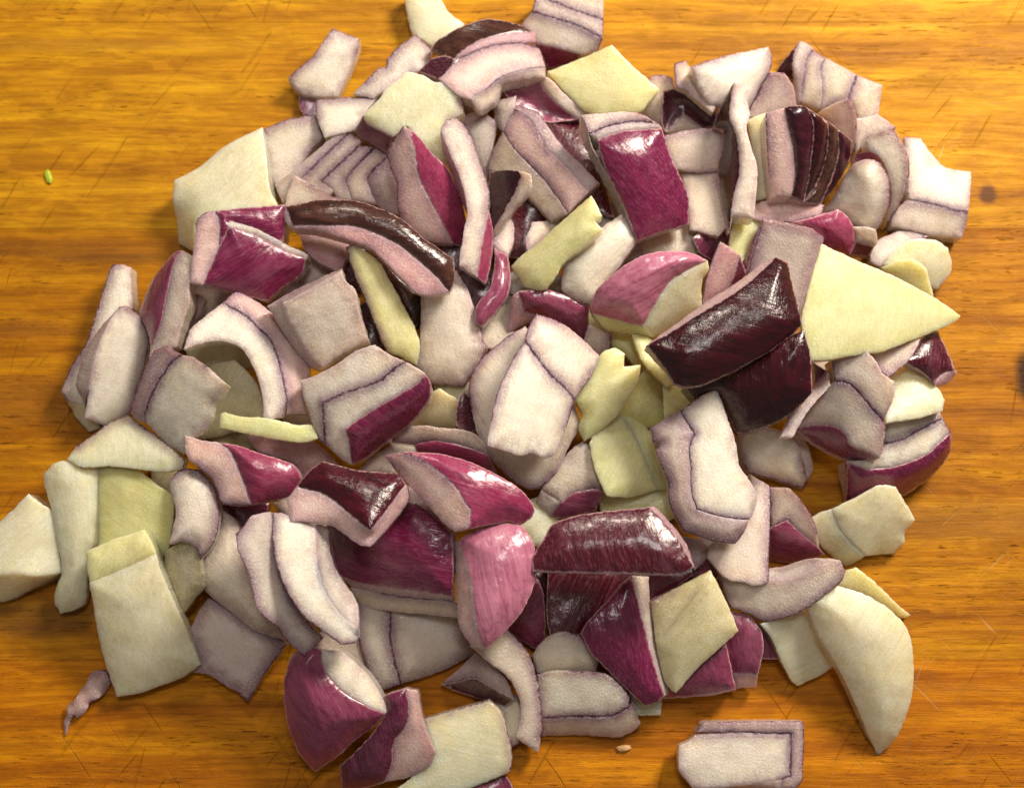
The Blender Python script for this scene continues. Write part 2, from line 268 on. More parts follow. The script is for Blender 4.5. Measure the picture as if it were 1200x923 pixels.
PIECES = r"""
# order within the file is free; o= gives how early it was tipped on the pile (0 first)
# ---- upper left
@ onion_piece | o=4 T=26 | pale chunk lying alone at the heap's upper left edge, pink top corner
B c white b5 : 205,100,6* 300,135,6* 295,185,5 225,340,0 110,335,-4 55,290,-2 60,265,0* 130,205,4* 165,160,6*
@ onion_piece | o=3 T=12 | small purple flake under the lone pale chunk at the upper left edge
B s plum : 88,340 150,350 170,410 120,415 95,385
@ onion_piece | o=4 T=24 | small white piece with a pink washed left corner, just below the lone chunk
B c white b4 : 150,350,0* 250,340,3* 360,343,5 330,385,5 285,455,2 180,480,0 150,400,0*
@ onion_piece | o=3 T=26 | greyish lilac piece wedged against the right side of the large pale green chunk
A c grey b4 : 922,450,0* 980,425,2* 1040,410,3* 1100,400,3* 1130,480,3* 1080,535,0 985,660,-4 930,620,-4 915,540,-2
@ onion_chunk | o=4 T=60 | large pale green white chunk at the heap's upper left corner, glistening top face
A c cream b7 : 607,630,-6 700,580,-2 770,520,0 840,480,2 915,445,3 930,560,4 940,650,3 970,720,0 900,735,0 760,740,0 700,760,-2 680,780,-4 690,870,-14 660,870,-26 625,850,-30 615,760,-18 603,700,-10
@ onion_chunk | o=3 T=40 | fan of five thin grey violet layers standing on edge left of the arched brown strip
+B c grey b1 : 5,645,-12 75,590,-6 235,455,0* 265,462,0* 110,612,-5* 80,640,-9 35,715,-16
+B c lil b1 : 80,640,-10 110,612,-6* 265,462,-1* 310,493,-1* 300,510,-2* 190,612,-8* 172,635,-10 212,665,-13 170,720,-18 60,715,-18
+B c grey b1 : 172,635,-11 190,612,-9* 300,510,-3* 355,512,-3* 270,605,-9* 255,635,-12 275,700,-18 225,720,-20 212,665,-14
+B c lil b1 : 255,635,-13 270,605,-10* 355,512,-4* 402,545,-4* 345,600,-10* 330,635,-14 362,715,-20 275,700,-19
+B c mauve b1 : 330,635,-15 345,600,-11* 402,545,-5* 420,600,-6 445,750,-14 400,755,-20 362,715,-21
@ onion_piece | o=5 T=14 | small flat beige triangle between the layered fan and the arched brown strip
B c warm : 75,612 130,640 190,675 235,700 140,715 40,725 50,680
@ onion_piece | o=6 T=34 | creamy hexagonal chunk near the top of the heap, in front of the pink arched layers
B c cream b5 : 470,250,4 520,262,5 560,285,6 600,290,6 660,330,4* 668,400,0* 620,420,0 620,540,-8 600,580,-12 540,560,-8 470,440,0 420,478,-4 330,432,-4 315,402,0 370,345,3 400,305,4
B s plum : 315,402,0 330,432,-4 420,478,-4 400,535,-16 340,500,-16 280,462,-14
@ onion_piece | o=4 T=26 | grey violet lobed piece behind the creamy hexagonal chunk, bumpy outer rim
B c grey b5 : 280,330,-6 320,285,-3* 370,235,0* 395,235,0* 393,210,0* 440,160,3* 500,120,5* 552,170,3 545,210,2 515,255,2 470,262,0 400,310,0 350,345,-4
@ onion_piece | o=3 T=30 | cream rounded chunk cut by the top edge of the picture, behind the brown topped arch
B c cream b7 : 455,-30,0 570,-30,0 610,40,0 668,85,-3 620,130,-3 555,165,-6 510,130,-3 490,135,-6 472,70,-4
@ onion_chunk | o=6 T=28 | arched stack of pink layers near the top edge, the outermost with brown papery skin
+B d brown : 548,170,-14 590,130,-8 680,85,0 750,68,2 850,85,2 915,115,0 830,115,3 740,135,4 680,165,3 630,205,-2 600,190,-8
B c rose b1 : 630,205,-2 680,165,3 740,135,4 830,115,3 915,115,0 915,145,-3 870,150,0 780,155,2 700,180,2 650,205,-2
+B s wine : 505,250,-18 555,205,-12 600,195,-8 650,205,-4 620,240,-3 580,278,-6
B c pink b4 : 580,278,-6 620,240,-3 650,205,-4* 700,180,1* 780,155,1* 870,150,-1* 930,170,-3 950,232,-4 880,240,0 800,265,1 740,310,0 690,347,-4 640,330,-6
+B c warm b2 : 690,347,-6 740,310,-1* 800,265,0* 880,240,-1* 950,232,-5 950,270,-8 850,282,-6 800,300,-8 780,350,-10 735,390,-14 710,380,-10
@ onion_chunk | o=4 T=34 | three layered pale chunk cut by the picture's top edge, purple skin at its foot
+B c beige b2 : 955,-30,-2 1150,-30,-2 1152,20,0 1152,70,0* 1050,35,2* 960,-2,0*
+B c lil b2 : 915,-20,0 955,-30,0 960,-2,0* 1050,35,2* 1152,70,0* 1150,135,0* 1060,90,2* 950,55,2* 903,42,0*
+B c lil b2 : 868,85,-4 903,42,0* 950,55,2* 1060,90,2* 1150,135,0* 1135,180,-6 1075,190,-6 1000,170,-4 905,145,-5
B s mag : 905,145,-5 1000,170,-4 1075,190,-6 1060,225,-20 960,240,-20 940,200,-16
@ onion_piece | o=5 T=22 | hollow magenta slice with a narrow white rim, left of the square yellow green piece
B s dusk b-6 : 795,312,0 850,275,3 928,270,3 950,320,0 1000,370,0 1062,418,-2 950,425,-6 850,370,-5
B c warm b2 : 928,270,3 965,275,5 1020,330,3 1095,395,0 1080,420,-1 1062,418,-2 1000,370,0 950,320,0
@ onion_piece | o=3 T=20 | shadowed wine red skin piece below the hollow magenta slice, beside the bright purple block
B s red b2 : 950,410 1080,415 1130,520 1160,640 1190,760 1130,740 1100,640 1000,500
@ onion_piece | o=5 T=26 | folded pink strip over grey flesh left of the bright purple block near the top
B m grey b3 : 770,360,0 805,345,2 850,335,3 845,375,3 800,460,-2 775,425,-2
B c pink b3 : 845,380,4* 900,420,5* 960,520,5 1030,590,3 1100,672,0 1030,745,-4* 950,635,-2* 850,530,0* 800,460,-2 845,375,3
B c beige b2 : 800,460,-2 850,530,0 950,635,-2 1030,745,-4 970,772,-10 890,692,-8 750,595,-10 762,540,-8
B c mauve b2 : 855,365,2* 920,390,3* 952,430,3 1000,500,3 1060,560,0 1140,640,-5 1100,672,0 1030,590,3 960,520,5 900,420,5 845,380,4
@ onion_piece | o=3 T=20 | grey wedge standing behind the tall narrow lilac strip, below the creamy hexagonal chunk
B c grey b3 : 668,450,-4 740,395,0* 785,430,0 762,540,-4 745,640,-10 710,560,-8
B c pink : 660,410,-4 700,390,0 740,395,0 668,450,-4
@ onion_wedge | o=7 T=26 | pink faced wedge with a glossy magenta right side, above the arched brown strip
B c pink b3 : 455,440,5 405,520,2 403,570,1 430,640,0 440,745,-4 490,832,-10 560,845,-12 628,852,-14 560,720,-4 510,620,1 500,560,3 485,490,5
B s hot b2 : 455,440,5 500,470,0 560,540,-6 610,590,-10 650,680,-14 674,780,-20 655,862,-22 628,852,-14 560,720,-4 510,620,1 500,560,3 485,490,5
@ onion_strip | o=8 T=24 | tall narrow lilac strip standing upright right of the magenta sided wedge, curved top
S c lil b2 : 516,151,2 523,140,4* 535,138,5* 549,154,5* 562,188,5* 573,222,4* 573,245,3 567,272,0 562,300,-3 559,325,-8 538,311,-6 541,285,-2 548,250,2 544,225,3 536,200,3 525,175,3
S c rose b1 : 516,151,2 525,175,3 536,200,3 544,225,3 548,250,2 542,235,-6 530,205,-8 519,178,-5
S s hot : 573,245,3 578,275,-4 575,310,-10 569,333,-14 559,325,-8 562,300,-3 567,272,0
@ onion_piece | o=6 T=22 | narrow dark skinned piece with a twisted pale rim, right of the tall lilac strip
B d wine : 755,600,0 810,592,3 858,597,3 862,632,1 800,750,-3 768,800,-7 745,740,-6
B c warm b2 : 858,597,3 900,608,3 902,660,2 850,722,-1 800,792,-5 770,830,-9 768,800,-7 800,750,-3 862,632,1
@ onion_strip | o=5 T=22 | dark red curled strip hanging below the twisted pale rim, above the small purple block
F c lil b3 : 838,-30,2 880,-55,0 900,-20,0 898,40,0 880,88,0 830,62,0 825,20,0
F s dusk b4 : 830,62,0 880,88,0 886,200,0 840,282,-5 790,335,-10 765,322,-8 770,262,-5 815,200,0 832,120,0
@ onion_piece | o=4 T=18 | small beige sliver behind the upper end of the yellow strip in the middle
B c warm b2 : 905,775 1000,768 1025,790 950,840 890,885 878,850
# ---- top right
@ onion_piece | o=6 T=22 | flat square yellow green piece at the top of the heap against the bare board
C m yel b3 : 5,250,-2 120,205,0 230,158,4 290,220,4 395,312,0 330,392,-2 165,402,-4 75,330,-2
@ onion_piece | o=4 T=22 | small beige pink piece half under the right corner of the square yellow piece
C c beige b2 : 365,265,0* 405,262,0* 442,272,0* 448,320,0 420,350,0 412,440,-6 320,400,-6 345,340,0
@ onion_chunk | o=7 T=60 | bright purple skinned block with two white layers on top, right of centre near the top
+C c lil b1 : 120,405,-2 160,398,0 310,392,2* 390,432,1* 300,425,0* 220,440,0* 150,468,-1*
C c lil b1 : 120,405,-2 150,468,-1 165,520,-5 220,620,-9 285,760,-16 300,800,-18 250,725,-26 190,600,-18 148,500,-10
+C c white b1 : 150,468,-1* 220,440,0* 300,425,0* 390,432,1 405,448,0 385,450,0 270,458,0 180,487,-2 165,478,-2
C s mag b7 : 180,487,-2 270,458,0 385,450,0 405,448,0 430,530,-2 460,600,-5 495,680,-12 497,782,-20 400,810,-19 318,842,-20 285,760,-16 220,620,-9 190,540,-4
@ onion_piece | o=5 T=20 | dark hollow plum skinned piece cupping a grey chip, below the white slab at the top
C s wine b-8 : 408,318,0 490,310,2 560,350,2 592,390,0 590,440,-3 550,450,-5 480,400,-6 420,462,-5 402,430,-3
C m grey b2 : 420,462,-5 480,400,-6 550,450,-5 500,475,-8 425,475,-8
@ onion_piece | o=5 T=18 | thin brownish beige curved strip along the left side of the tilted white slab
C c beige b2 : 448,222,0 482,212,3 520,258,3 540,320,1 592,375,-2 582,395,-4 490,322,-4 452,300,-4
@ onion_piece | o=5 T=28 | tilted shiny white slab at the heap's top edge, right of the square yellow piece
C m white b4 : 503,232,0* 570,210,2* 640,192,4 775,165,6 788,200,3* 780,250,0* 740,330,-6* 705,395,-14 660,380,-14 600,372,-12 570,365,-10 540,320,-6 520,270,-2
@ onion_piece | o=6 T=22 | small square lilac slab with a thin brown top edge, right of the bright purple block
C c lil b2 : 405,475,0* 490,455,2* 560,448,3* 618,450,3 620,475,2 610,520,0 610,597,-8 530,600,-9 450,590,-9
@ onion_piece | o=4 T=26 | plain beige flesh piece under the small square lilac slab
C c beige b3 : 465,590,0 600,590,0 605,650,0 632,790,-4 600,825,-8 500,800,-8 495,690,-2
@ onion_wedge | o=7 T=40 | upright dark skinned piece with a long frilly white edge, left of the ridged maroon piece
C d black b2 : 655,288,4 640,400,3 662,470,1 672,520,0 675,600,-1 650,700,-4 640,808,-8 610,700,-18 600,590,-20 615,510,-18 620,450,-16 583,440,-14 610,370,-6
C c white b3 : 655,288,4 690,292,5 708,310,5 700,345,4 710,400,3 700,450,3 718,520,2 738,600,1 725,762,-5 650,760,-8 640,808,-8 650,700,-4 675,600,-1 672,520,0 662,470,1 640,400,3
@ onion_piece | o=6 T=34 | smooth cream strip between the frilly white edge and the ridged dark piece
C c cream b2 : 700,420,-2 735,405,0 770,392,2 772,500,0 775,690,-5 725,705,-8 735,600,-4 715,500,-3
@ onion_chunk | o=7 T=46 | ridged dark maroon piece like a snail shell with a pink cut side, upper right
C c pink b3 : 765,395,-1 832,376,3 845,440,3 862,520,2 868,610,0 855,685,-3 780,698,-9 775,600,-5* 770,500,-2*
C d wine b5 : 832,376,3 880,368,5 915,378,5 935,440,4 925,560,1 900,706,-7 855,685,-3 868,610,0 862,520,2 845,440,3
C d black b4 : 915,378,5 960,408,2 985,450,0 975,560,-4 945,640,-9 900,706,-7 925,560,1 935,440,4
C d brown b4 : 960,408,2 1018,450,-4 1020,540,-9 990,640,-14 955,718,-17 900,706,-7 945,640,-9 975,560,-4 985,450,0
C d wine b3 : 1018,450,-4 1066,492,-12 1060,560,-17 1010,650,-22 955,718,-17 990,640,-14 1020,540,-9
@ onion_piece | o=5 T=30 | mauve triangular piece behind the ridged dark maroon piece
C c mauve b3 : 695,415,-8 740,330,-3* 780,250,2* 830,255,3 865,310,0 875,400,-5 830,410,-6 760,420,-8
@ onion_chunk | o=4 T=50 | fan of pale layers rising to a dark tip at the heap's upper right edge
+D d wine : 322,255,-6 360,200,0 410,143,4 393,180,4 385,230,2 388,275,-3 350,275,-8
+D c lil b2 : 410,143,4 445,160,4 458,175,3* 435,210,2* 428,260,0* 415,355,-6 395,372,-10 388,275,-4 385,230,1 393,180,3
+D c beige b2 : 458,175,3* 500,203,3* 482,245,2 488,320,-1 478,385,-8 415,365,-9 415,355,-6 428,260,-1 435,210,1
+D c beige b3 : 500,203,3 560,235,3 608,262,2* 590,310,1* 580,352,-1* 520,370,-5 478,385,-8 488,320,-1 482,245,2
+D c beige b3 : 608,262,1 650,280,0 697,297,-2 690,350,-5 680,415,-8 615,415,-8 595,380,-5 580,352,-2* 590,310,0*
@ onion_piece | o=5 T=32 | pale lobed piece below the layer fan, purple line along its right side
D c lil b4 : 470,395,-6 520,365,-1 580,342,3* 600,380,2* 608,450,0* 590,535,-6* 560,500,-8 500,430,-9
@ onion_piece | o=4 T=30 | small pale piece behind the white crescent ring at the right
D c lil b4 : 605,415 680,400 745,445,0* 720,470 640,490 605,540 600,450
@ onion_piece | o=6 T=36 | white crescent ring with a purple outer line at the heap's right shoulder
D c white b3 : 635,490,-2 665,470,0 700,455,2* 740,455,2* 785,540,2* 790,620,0* 760,710,-4* 700,800,-10 725,720,-6 730,660,-2 715,600,0 690,550,2 650,525,0
D s dusk b-2 : 650,525,0 690,550,2 715,600,0 730,660,-2 725,720,-6 700,690,-12 690,600,-12 640,560,-10 590,575,-10 600,540,-8
@ onion_piece | o=6 T=44 | large round grey white lump below the white crescent ring at the right
D m white b12 : 575,600,-6 600,570,-2 645,555,2* 690,568,2* 720,625,0* 722,700,-3* 690,790,-10 640,805,-12 560,770,-14 485,740,-18 525,690,-10 555,640,-6
@ onion_chunk | o=3 T=34 | double layered pale block at the heap's far right end beside the small knot
+D c white b4 : 770,478,-4 830,483,-3 870,540,0 920,585,0 1007,600,0 1003,680,0 995,742,-2* 940,730,0* 880,715,0* 785,695,-2*
+D c lil b3 : 785,695,-3* 880,715,-1* 940,730,-1* 995,742,-3* 988,790,-6 970,832,-9 880,822,-9 780,800,-8 725,790,-10 740,740,-6
@ onion_piece | o=2 T=34 | translucent yellowish rounded piece at the right edge above the big yellow triangle's tip
H c cream b7 : 700,118,0 740,70,2 800,32,3 880,35,2 925,62,0 940,130,-6 920,170,-8 888,205,-10 820,180,-6 760,140,-2
@ onion_piece | o=1 T=26 | bluish grey shaded piece under the double layered block at the right
H c grey b3 : 650,60 690,30 745,5 800,0 860,20 800,60 750,110 690,130 655,110
@ onion_piece | o=3 T=22 | pale yellow lobe peeping out from behind the top side of the big yellow triangle
H c yel b4 : 695,130,0 745,108,2 800,97,3 850,130,2 870,210,-3 880,250,-6 800,250,-5 740,180,-2
@ onion_piece | o=6 T=24 | pink pale ledge shaped piece under the ridged dark maroon piece
D c pink b3 : 235,725,-4 290,700,0 380,680,4 440,700,3 495,718,2 485,750,0 380,775,-2 280,772,-3 235,760,-4
@ onion_piece | o=7 T=26 | small magenta skinned piece with a white end, right of the grey mauve plate
D s hot b6 : 380,775,-2 460,755,2 540,730,4 570,750,3 597,790,2 602,845,-3 585,890,-8 530,880,-6 480,860,-4 440,800,-2
D c white b2 : 597,790,2 640,790,3 675,802,2 680,842,-1 668,862,-4 602,845,-3
D s plum : 602,845,-3 668,862,-4 650,895,-14 585,890,-8
@ onion_piece | o=7 T=24 | grey mauve plate with dark left edge, left of the big yellow triangle
S c mauve b3 : 894,256,2* 925,262,3* 951,268,2* 966,279,0 956,310,-2 948,335,-3 944,370,-5 925,372,-7 905,345,-6 876,318,-4*
S s plum : 894,256,2 876,318,-4 870,315,-9 880,285,-4
@ onion_piece | o=5 T=22 | small plain yellow block left of the grey mauve plate
D c yel b2 : 178,748,0 225,760,3 275,772,3 255,815,1 205,925,-8 180,900,-8 160,870,-7
@ onion_slice | o=8 T=14 | big flat pale yellow triangle pointing right over the edge of the heap
H m yel b3 : 485,48,2 620,110,3 740,160,2 830,208,0 900,248,-2 970,298,-6 940,325,-6 820,375,-4 700,420,-3 640,428,-3 520,450,-3 445,456,-3 415,330,0 440,200,2
@ onion_chunk | o=5 T=40 | layered pale chunk with purple skin at its foot, under the big yellow triangle
+H c lil b3 : 520,450,2 640,420,2 670,450,1 700,500,0 737,525,-2 735,585,-3 700,662,-5* 660,620,-2* 620,570,0* 575,532,2* 530,525,2*
+H c lil b3 : 500,560,0 530,525,2* 575,532,2* 620,570,0* 660,620,-2* 700,662,-5* 707,700,-6 688,795,-9 640,770,-6 590,750,-5 560,700,-5 520,680,-6 450,680,-7 390,692,-8 430,640,-5
H s mag b2 : 390,692,-8 450,680,-7 520,680,-6 560,700,-5 590,750,-5 640,770,-6 688,795,-9 640,803,-20 560,797,-22 470,752,-20
@ onion_strip | o=6 T=22 | narrow grey lilac strip along the right side of the lower blackish piece
H c grey b2 : 338,722,-4 360,680,-2 390,600,0 440,560,2 510,490,4 515,540,3 430,640,0 385,722,-4
H s plum : 452,455,0 500,488,2 510,490,4 460,535,-6
@ onion_piece | o=4 T=20 | lilac flesh strip peeking out beneath the lower edge of the big yellow triangle
H c lil b2 : 640,425,0 740,400,0 835,365,-1 805,430,-3 760,480,-5* 720,518,-7* 690,490,-3
@ onion_piece | o=3 T=30 | dark wine skinned wedge with a pink tip below the big yellow triangle's right point
H s red b5 : 775,460,-2 850,360,2 890,353,2 915,400,1 950,485,0 900,505,-5 880,540,-8 840,500,-7
H c rose b2 : 950,485,0 958,497,-4 930,530,-10 885,545,-12 880,540,-8 900,505,-5
@ onion_piece | o=2 T=34 | rounded greenish white piece under the dark wine wedge at the right
H c cream b7 : 715,520,-2 780,475,2 840,490,2 880,535,1 915,590,-3 905,630,-6 820,655,-6 710,670,-6 710,640,-5 735,580,-3
@ onion_chunk | o=1 T=50 | big purple skinned wedge with two white layers at the right edge of the heap
+H c white b3 : 690,690,0 710,660,2 820,645,2 890,620,0 908,655,-1* 820,700,1* 760,730,1* 700,745,0*
+H c white b3 : 572,805,-2 640,800,-2 690,790,0 700,745,0* 760,730,1* 820,700,1* 908,655,-1* 935,702,-5 890,745,-4 850,780,-4 760,818,-4 650,832,-4
M s mag b8 : 572,118,-2 650,145,-4 760,131,-4 850,93,-4 890,58,-4 935,15,-5 937,60,-12 928,100,-18 870,170,-24 765,245,-32 660,270,-34 570,260,-32
@ onion_piece | o=9 T=44 | glossy blackish purple piece, the upper one of the dark pair right of centre
G d black b9 : 618,400,0 700,355,3 800,293,6 880,245,7 950,200,7 1010,150,7 1070,93,6 1112,112,3 1130,200,0 1157,310,-5 1150,342,-8 1050,420,-12 900,502,-14 820,535,-15 760,547,-16 715,535,-14 670,465,-6
G c pink : 618,400,0 700,355,3 800,293,6 880,245,7 950,200,7 1010,150,7 1070,93,6 1030,108,2 940,178,1 870,222,0 790,275,-1
@ onion_piece | o=8 T=40 | glossy blackish purple piece, the lower one of the dark pair, tucked under the other
G d black b8 : 750,545,2 830,520,4 900,495,6 1000,440,6 1060,400,6 1165,345,3 1191,440,0 1197,565,-6 1150,615,-10 1100,655,-14 1020,690,-16 935,710,-18 900,640,-10 860,570,-4 790,595,-3
# ---- centre
@ onion_wedge | o=7 T=24 | translucent pink spike left of the upper blackish piece
G c rose b3 : 812,262,-4 825,180,0 850,100,3 875,38,5 910,60,4 942,85,3 925,150,0 900,208,-4 880,232,-6
G s plum : 942,85,3 968,152,-5 935,190,-10 900,208,-4 925,150,0
@ onion_wedge | o=7 T=34 | domed pink piece with fine streaks and a creamy underside, centre right of the heap
G s pskin b10 a-28 : 425,262,-6 440,215,0 470,180,3 560,110,6 650,76,6 760,75,4 832,105,0 770,135,2 700,180,3 655,245,1 605,337,-4 500,308,-6 430,292,-8
G m cream b3 a60 : 605,337,-4 655,245,1 700,180,3 770,135,2 832,105,0 835,140,-4 812,175,-6 812,270,-16 720,335,-18 640,372,-14
G c yel : 430,292,-8 500,308,-6 605,337,-4 640,372,-14 560,362,-16 480,345,-14
@ onion_piece | o=4 T=24 | purple skinned piece with shiny top edge just above the tall centre slab
G s dusk b6 : 172,212,2 250,203,4 320,220,4 380,248,3 420,262,1 415,330,-5 395,395,-12 300,345,-10 250,300,-6 190,285,-2
G c rose b2 : 172,212,2 190,285,-2 250,300,-6 190,330,-9 135,355,-10 142,270,-4 150,228,0
@ onion_chunk | o=5 T=34 | big oval lilac piece below and left of the striped centre slab
G m lil b8 a60 : 195,335,-2 150,360,-2* 120,380,-2* 40,450,-2* 0,530,-4* 8,620,-6 40,740,-10 110,835,-14* 190,895,-16* 245,900,-16* 300,850,-12 345,760,-8 390,680,-6 350,560,0 270,440,2
@ onion_slice | o=7 T=20 | tall trapezoid slab with silvery ribbed face and darker band across, in the very centre
+G m lil b3 a105 : 235,290,2* 320,322,3 390,375,2 457,440,0 430,500,-1* 368,592,-2* 330,545,1* 280,500,2* 193,385,1* 210,330,1*
+G m white b3 a105 : 193,385,0* 280,500,1* 330,545,0* 368,592,-3* 340,680,-6 300,772,-10 275,788,-11 250,792,-11 215,775,-11 180,785,-11 120,768,-11 62,752,-11 75,660,-7* 100,560,-4* 145,460,-1*
@ onion_piece | o=5 T=20 | small lilac chip at the upper right corner of the tall centre slab
G c lil b2 : 415,328 498,358 485,420 455,450 395,400
@ onion_piece | o=3 T=34 | knob shaped whitish piece with pink foot below the big oval lilac piece
K c warm b8 : 845,220,-6 865,190,-3 940,90,2 990,50,3 1030,80,3 1062,150,1 1068,225,-5* 1030,215,-4 960,230,-4 915,262,-6
K s dusk b2 : 915,262,-6 960,230,-4 1030,215,-4 1068,225,-5 1035,292,-14 960,310,-15 900,320,-16 875,310,-15
K c warm b2 : 845,220,-6 915,262,-6 875,310,-15 828,262,-12
@ onion_piece | o=6 T=26 | pale yellow wavy piece touching the right side of the tall centre slab
G m yel b4 : 370,595,-3 400,530,0 460,430,4 510,408,4 542,432,3 540,475,2 597,468,0 590,520,-2 565,570,-4 500,662,-9 400,738,-14 380,690,-12 392,640,-8
@ onion_piece | o=5 T=40 | pale yellow block just below the wavy yellow piece
+G m yel b3 a-60 : 418,742,-3 450,690,0 528,645,3 570,700,3 615,800,0 655,905,-8 560,930,-10 480,925,-8 440,840,-5
+G c yel b2 : 528,645,3 560,650,3 622,690,1 650,760,0 680,850,-6 700,910,-10 655,905,-8 615,800,0 570,700,3
@ onion_piece | o=2 T=30 | deep yellow green piece down in the hollow left of the blackish pair
G m grn b3 a-50 : 500,660,-4 560,560,0 618,470,3 700,545,2 760,600,0 740,660,-3 620,690,-5
@ onion_piece | o=3 T=20 | small square yellow chip tucked below the lower left corner of the upper blackish piece
G m yel b2 : 675,545,0 750,535,0 800,580,-2 740,640,-6 680,655,-6
@ onion_piece | o=3 T=26 | narrow yellow cream strip slanting down beside the domed pink piece
G m yel b3 : 565,360,2 625,365,2 670,440,0 710,535,-3 690,550,-5 640,500,-3 600,450,0
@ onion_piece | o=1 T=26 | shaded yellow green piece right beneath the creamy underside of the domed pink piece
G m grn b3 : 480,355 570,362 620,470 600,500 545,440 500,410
@ onion_chunk | o=8 T=36 | frilly edged pale chunk with a dark violet wavy border, below the lower blackish piece
+S m mauve b3 : 762,502,-4 785,487,0* 797,481,2* 814,508,2 807,525,2 809,545,1 810,577,0 817,597,-1 850,606,-2 878,609,-3 871,625,-6* 862,637,-9* 837,634,-9* 800,621,-9* 785,592,-7* 782,565,-6* 773,542,-4* 769,529,-4* 772,521,-4* 765,518,-5*
+S c white b5 : 797,480,3* 818,466,4 840,455,5 851,485,4 862,518,3 867,545,1 886,577,-1 884,598,-3 878,609,-3* 850,606,-2* 817,597,-1* 810,577,0* 809,545,1* 807,525,2* 814,508,2*
@ onion_piece | o=6 T=26 | glistening lilac strip running down under the frilly edged chunk, toward the white crescent
M c lil b3 : 235,165,2 305,208,2* 305,300,0* 302,420,-5* 300,540,-12 258,555,-13 205,540,-12 150,527,-12 85,455,-9 110,400,-5 200,330,0 240,260,2
@ onion_piece | o=5 T=26 | white chunk with lilac brush marks to the right of the frilly edged chunk
M m white b4 a30 : 195,30,2 230,10,4 280,0,4 350,18,4 400,62,2 420,120,0* 432,185,-6* 420,218,-10* 360,200,-8* 300,180,-6* 230,162,-3* 205,110,0
@ onion_piece | o=4 T=22 | small plain lilac piece peeking out behind the white chunk with lilac brush marks
M c lil b3 : 350,10,0 420,30,0 445,90,0 457,150,-3 430,195,-6 400,120,0
@ onion_chunk | o=4 T=36 | small sharply folded purple and lilac wedge, left of the greenish two part block
+M c lil b2 : 300,212,1 370,212,3* 400,240,2* 452,312,-2* 470,370,-6 475,420,-10 430,385,-8 362,322,-2* 310,350,-2*
M s dusk b3 : 300,352,-2 310,350,-2 362,322,-2 430,385,-8 475,420,-10 495,445,-14 450,465,-18 395,476,-20 300,468,-20
@ onion_chunk | o=3 T=44 | greenish white two part block on the board at the right, purple wedge behind it
+M m cream b2 : 430,330,0 475,300,2 520,286,4 545,350,2 575,390,1 638,450,-5 600,475,-9 570,487,-10 540,470,-9 470,400,-5
+M m cream b4 : 522,286,4 600,248,6 650,220,6 690,202,6 742,208,4 775,260,1 812,325,-3 775,365,-6 775,400,-8 735,442,-10 680,445,-9 638,450,-5 575,390,1 545,350,2
@ onion_piece | o=5 T=30 | lilac white crescent with a violet lower rim, above the pale yellow crescent slice
M c lil b4 : 130,515,-4 220,520,-1 300,535,0 370,530,1 440,505,3 510,458,4 550,465,3* 567,505,0* 545,548,-4* 430,635,-10* 350,668,-14* 280,678,-16* 240,655,-13 200,640,-12 165,620,-10
M m grey b-2 : 295,495,-4 370,482,0 440,460,3 510,458,4 440,505,3 370,530,1 300,535,0
@ onion_slice | o=4 T=22 | large smooth pale yellow crescent slice at the lower right, its lower point touching the board
N m cream b9 a-60 : 408,235,8 470,228,9 520,215,8 640,250,6 740,315,2 790,385,-2 805,480,-6 800,600,-12 760,720,-20 720,775,-26 680,812,-30 640,720,-18 580,580,-8 530,480,-2 480,400,2 440,310,5
@ onion_piece | o=2 T=22 | thin pale yellow slice peeping out behind the upper right side of the crescent slice
M c yel b2 : 540,555,-2 570,500,0 605,490,2 650,525,2 700,570,0 750,620,-3 795,655,-8 770,668,-9 700,640,-6 620,590,-3
@ onion_piece | o=2 T=28 | squarish yellowish piece on the board left of the pale yellow crescent slice
N c cream b4 : 272,350,0 340,330,2 420,305,3 460,350,3 535,490,-4 490,525,-8 450,545,-10 400,567,-13 378,545,-12 340,470,-6 310,400,-2
@ onion_piece | o=1 T=32 | flat magenta skinned piece with a pale foot, left of the squarish yellowish piece
N s dusk b3 : 150,300,0 235,320,0 275,380,0 282,440,-2 262,528,-6 170,520,-6 140,440,-3
N c pink : 170,520,-6 262,528,-6 256,572,-14 190,575,-14
@ onion_piece | o=2 T=30 | magenta skinned piece lying flat beneath the olive grey square, pink torn lower edge
L s dusk b4 a70 : 850,560,2 950,490,3 1045,420,3 1062,500,0 1080,580,-4* 1000,598,-6* 900,608,-8* 820,612,-8* 820,590,-4
# ---- lower right / centre bottom
@ onion_slice | o=7 T=16 | olive grey square membrane piece with a crease, standing against the purple wedge at lower right
L m olive b2 a-50 : 780,268,-2* 850,235,0 920,200,2 990,163,4 965,215,5 900,300,1 808,415,-5 800,420,-6 790,340,-4
L m olive b3 a-50 : 990,163,4 1030,240,2 1082,360,-2 1075,388,-4 960,490,-9 870,592,-16 830,550,-15 800,420,-6 808,415,-5 900,300,1 965,215,5
@ onion_wedge | o=6 T=40 | purple skinned kite shaped wedge with a narrow white side, lower right of centre
L s mag b5 a75 : 538,385,-12 560,345,-8 605,298,-4 660,235,0 718,180,5 735,260,4 770,400,1 815,560,-5 832,602,-8 800,625,-12 762,637,-15 700,580,-15 620,500,-14 575,455,-13
L c warm b2 : 718,180,5 775,185,3 778,260,1 790,350,-3 815,470,-7 842,582,-12 832,602,-8 815,560,-5 770,400,1 735,260,4
@ onion_piece | o=8 T=24 | glossy dark wine red trapezoid with a straight lower edge, below the pale yellow block
S s red b6 a75 : 621,655,-4 637,632,0 652,611,3 700,600,6 762,594,8 780,612,6 795,632,4 814,664,-2 795,673,-4* 760,673,-4* 701,672,-4* 660,671,-5* 624,670,-5*
S c rose : 762,594,8 770,596,5 800,630,-2 814,664,-2 795,632,4 780,612,6
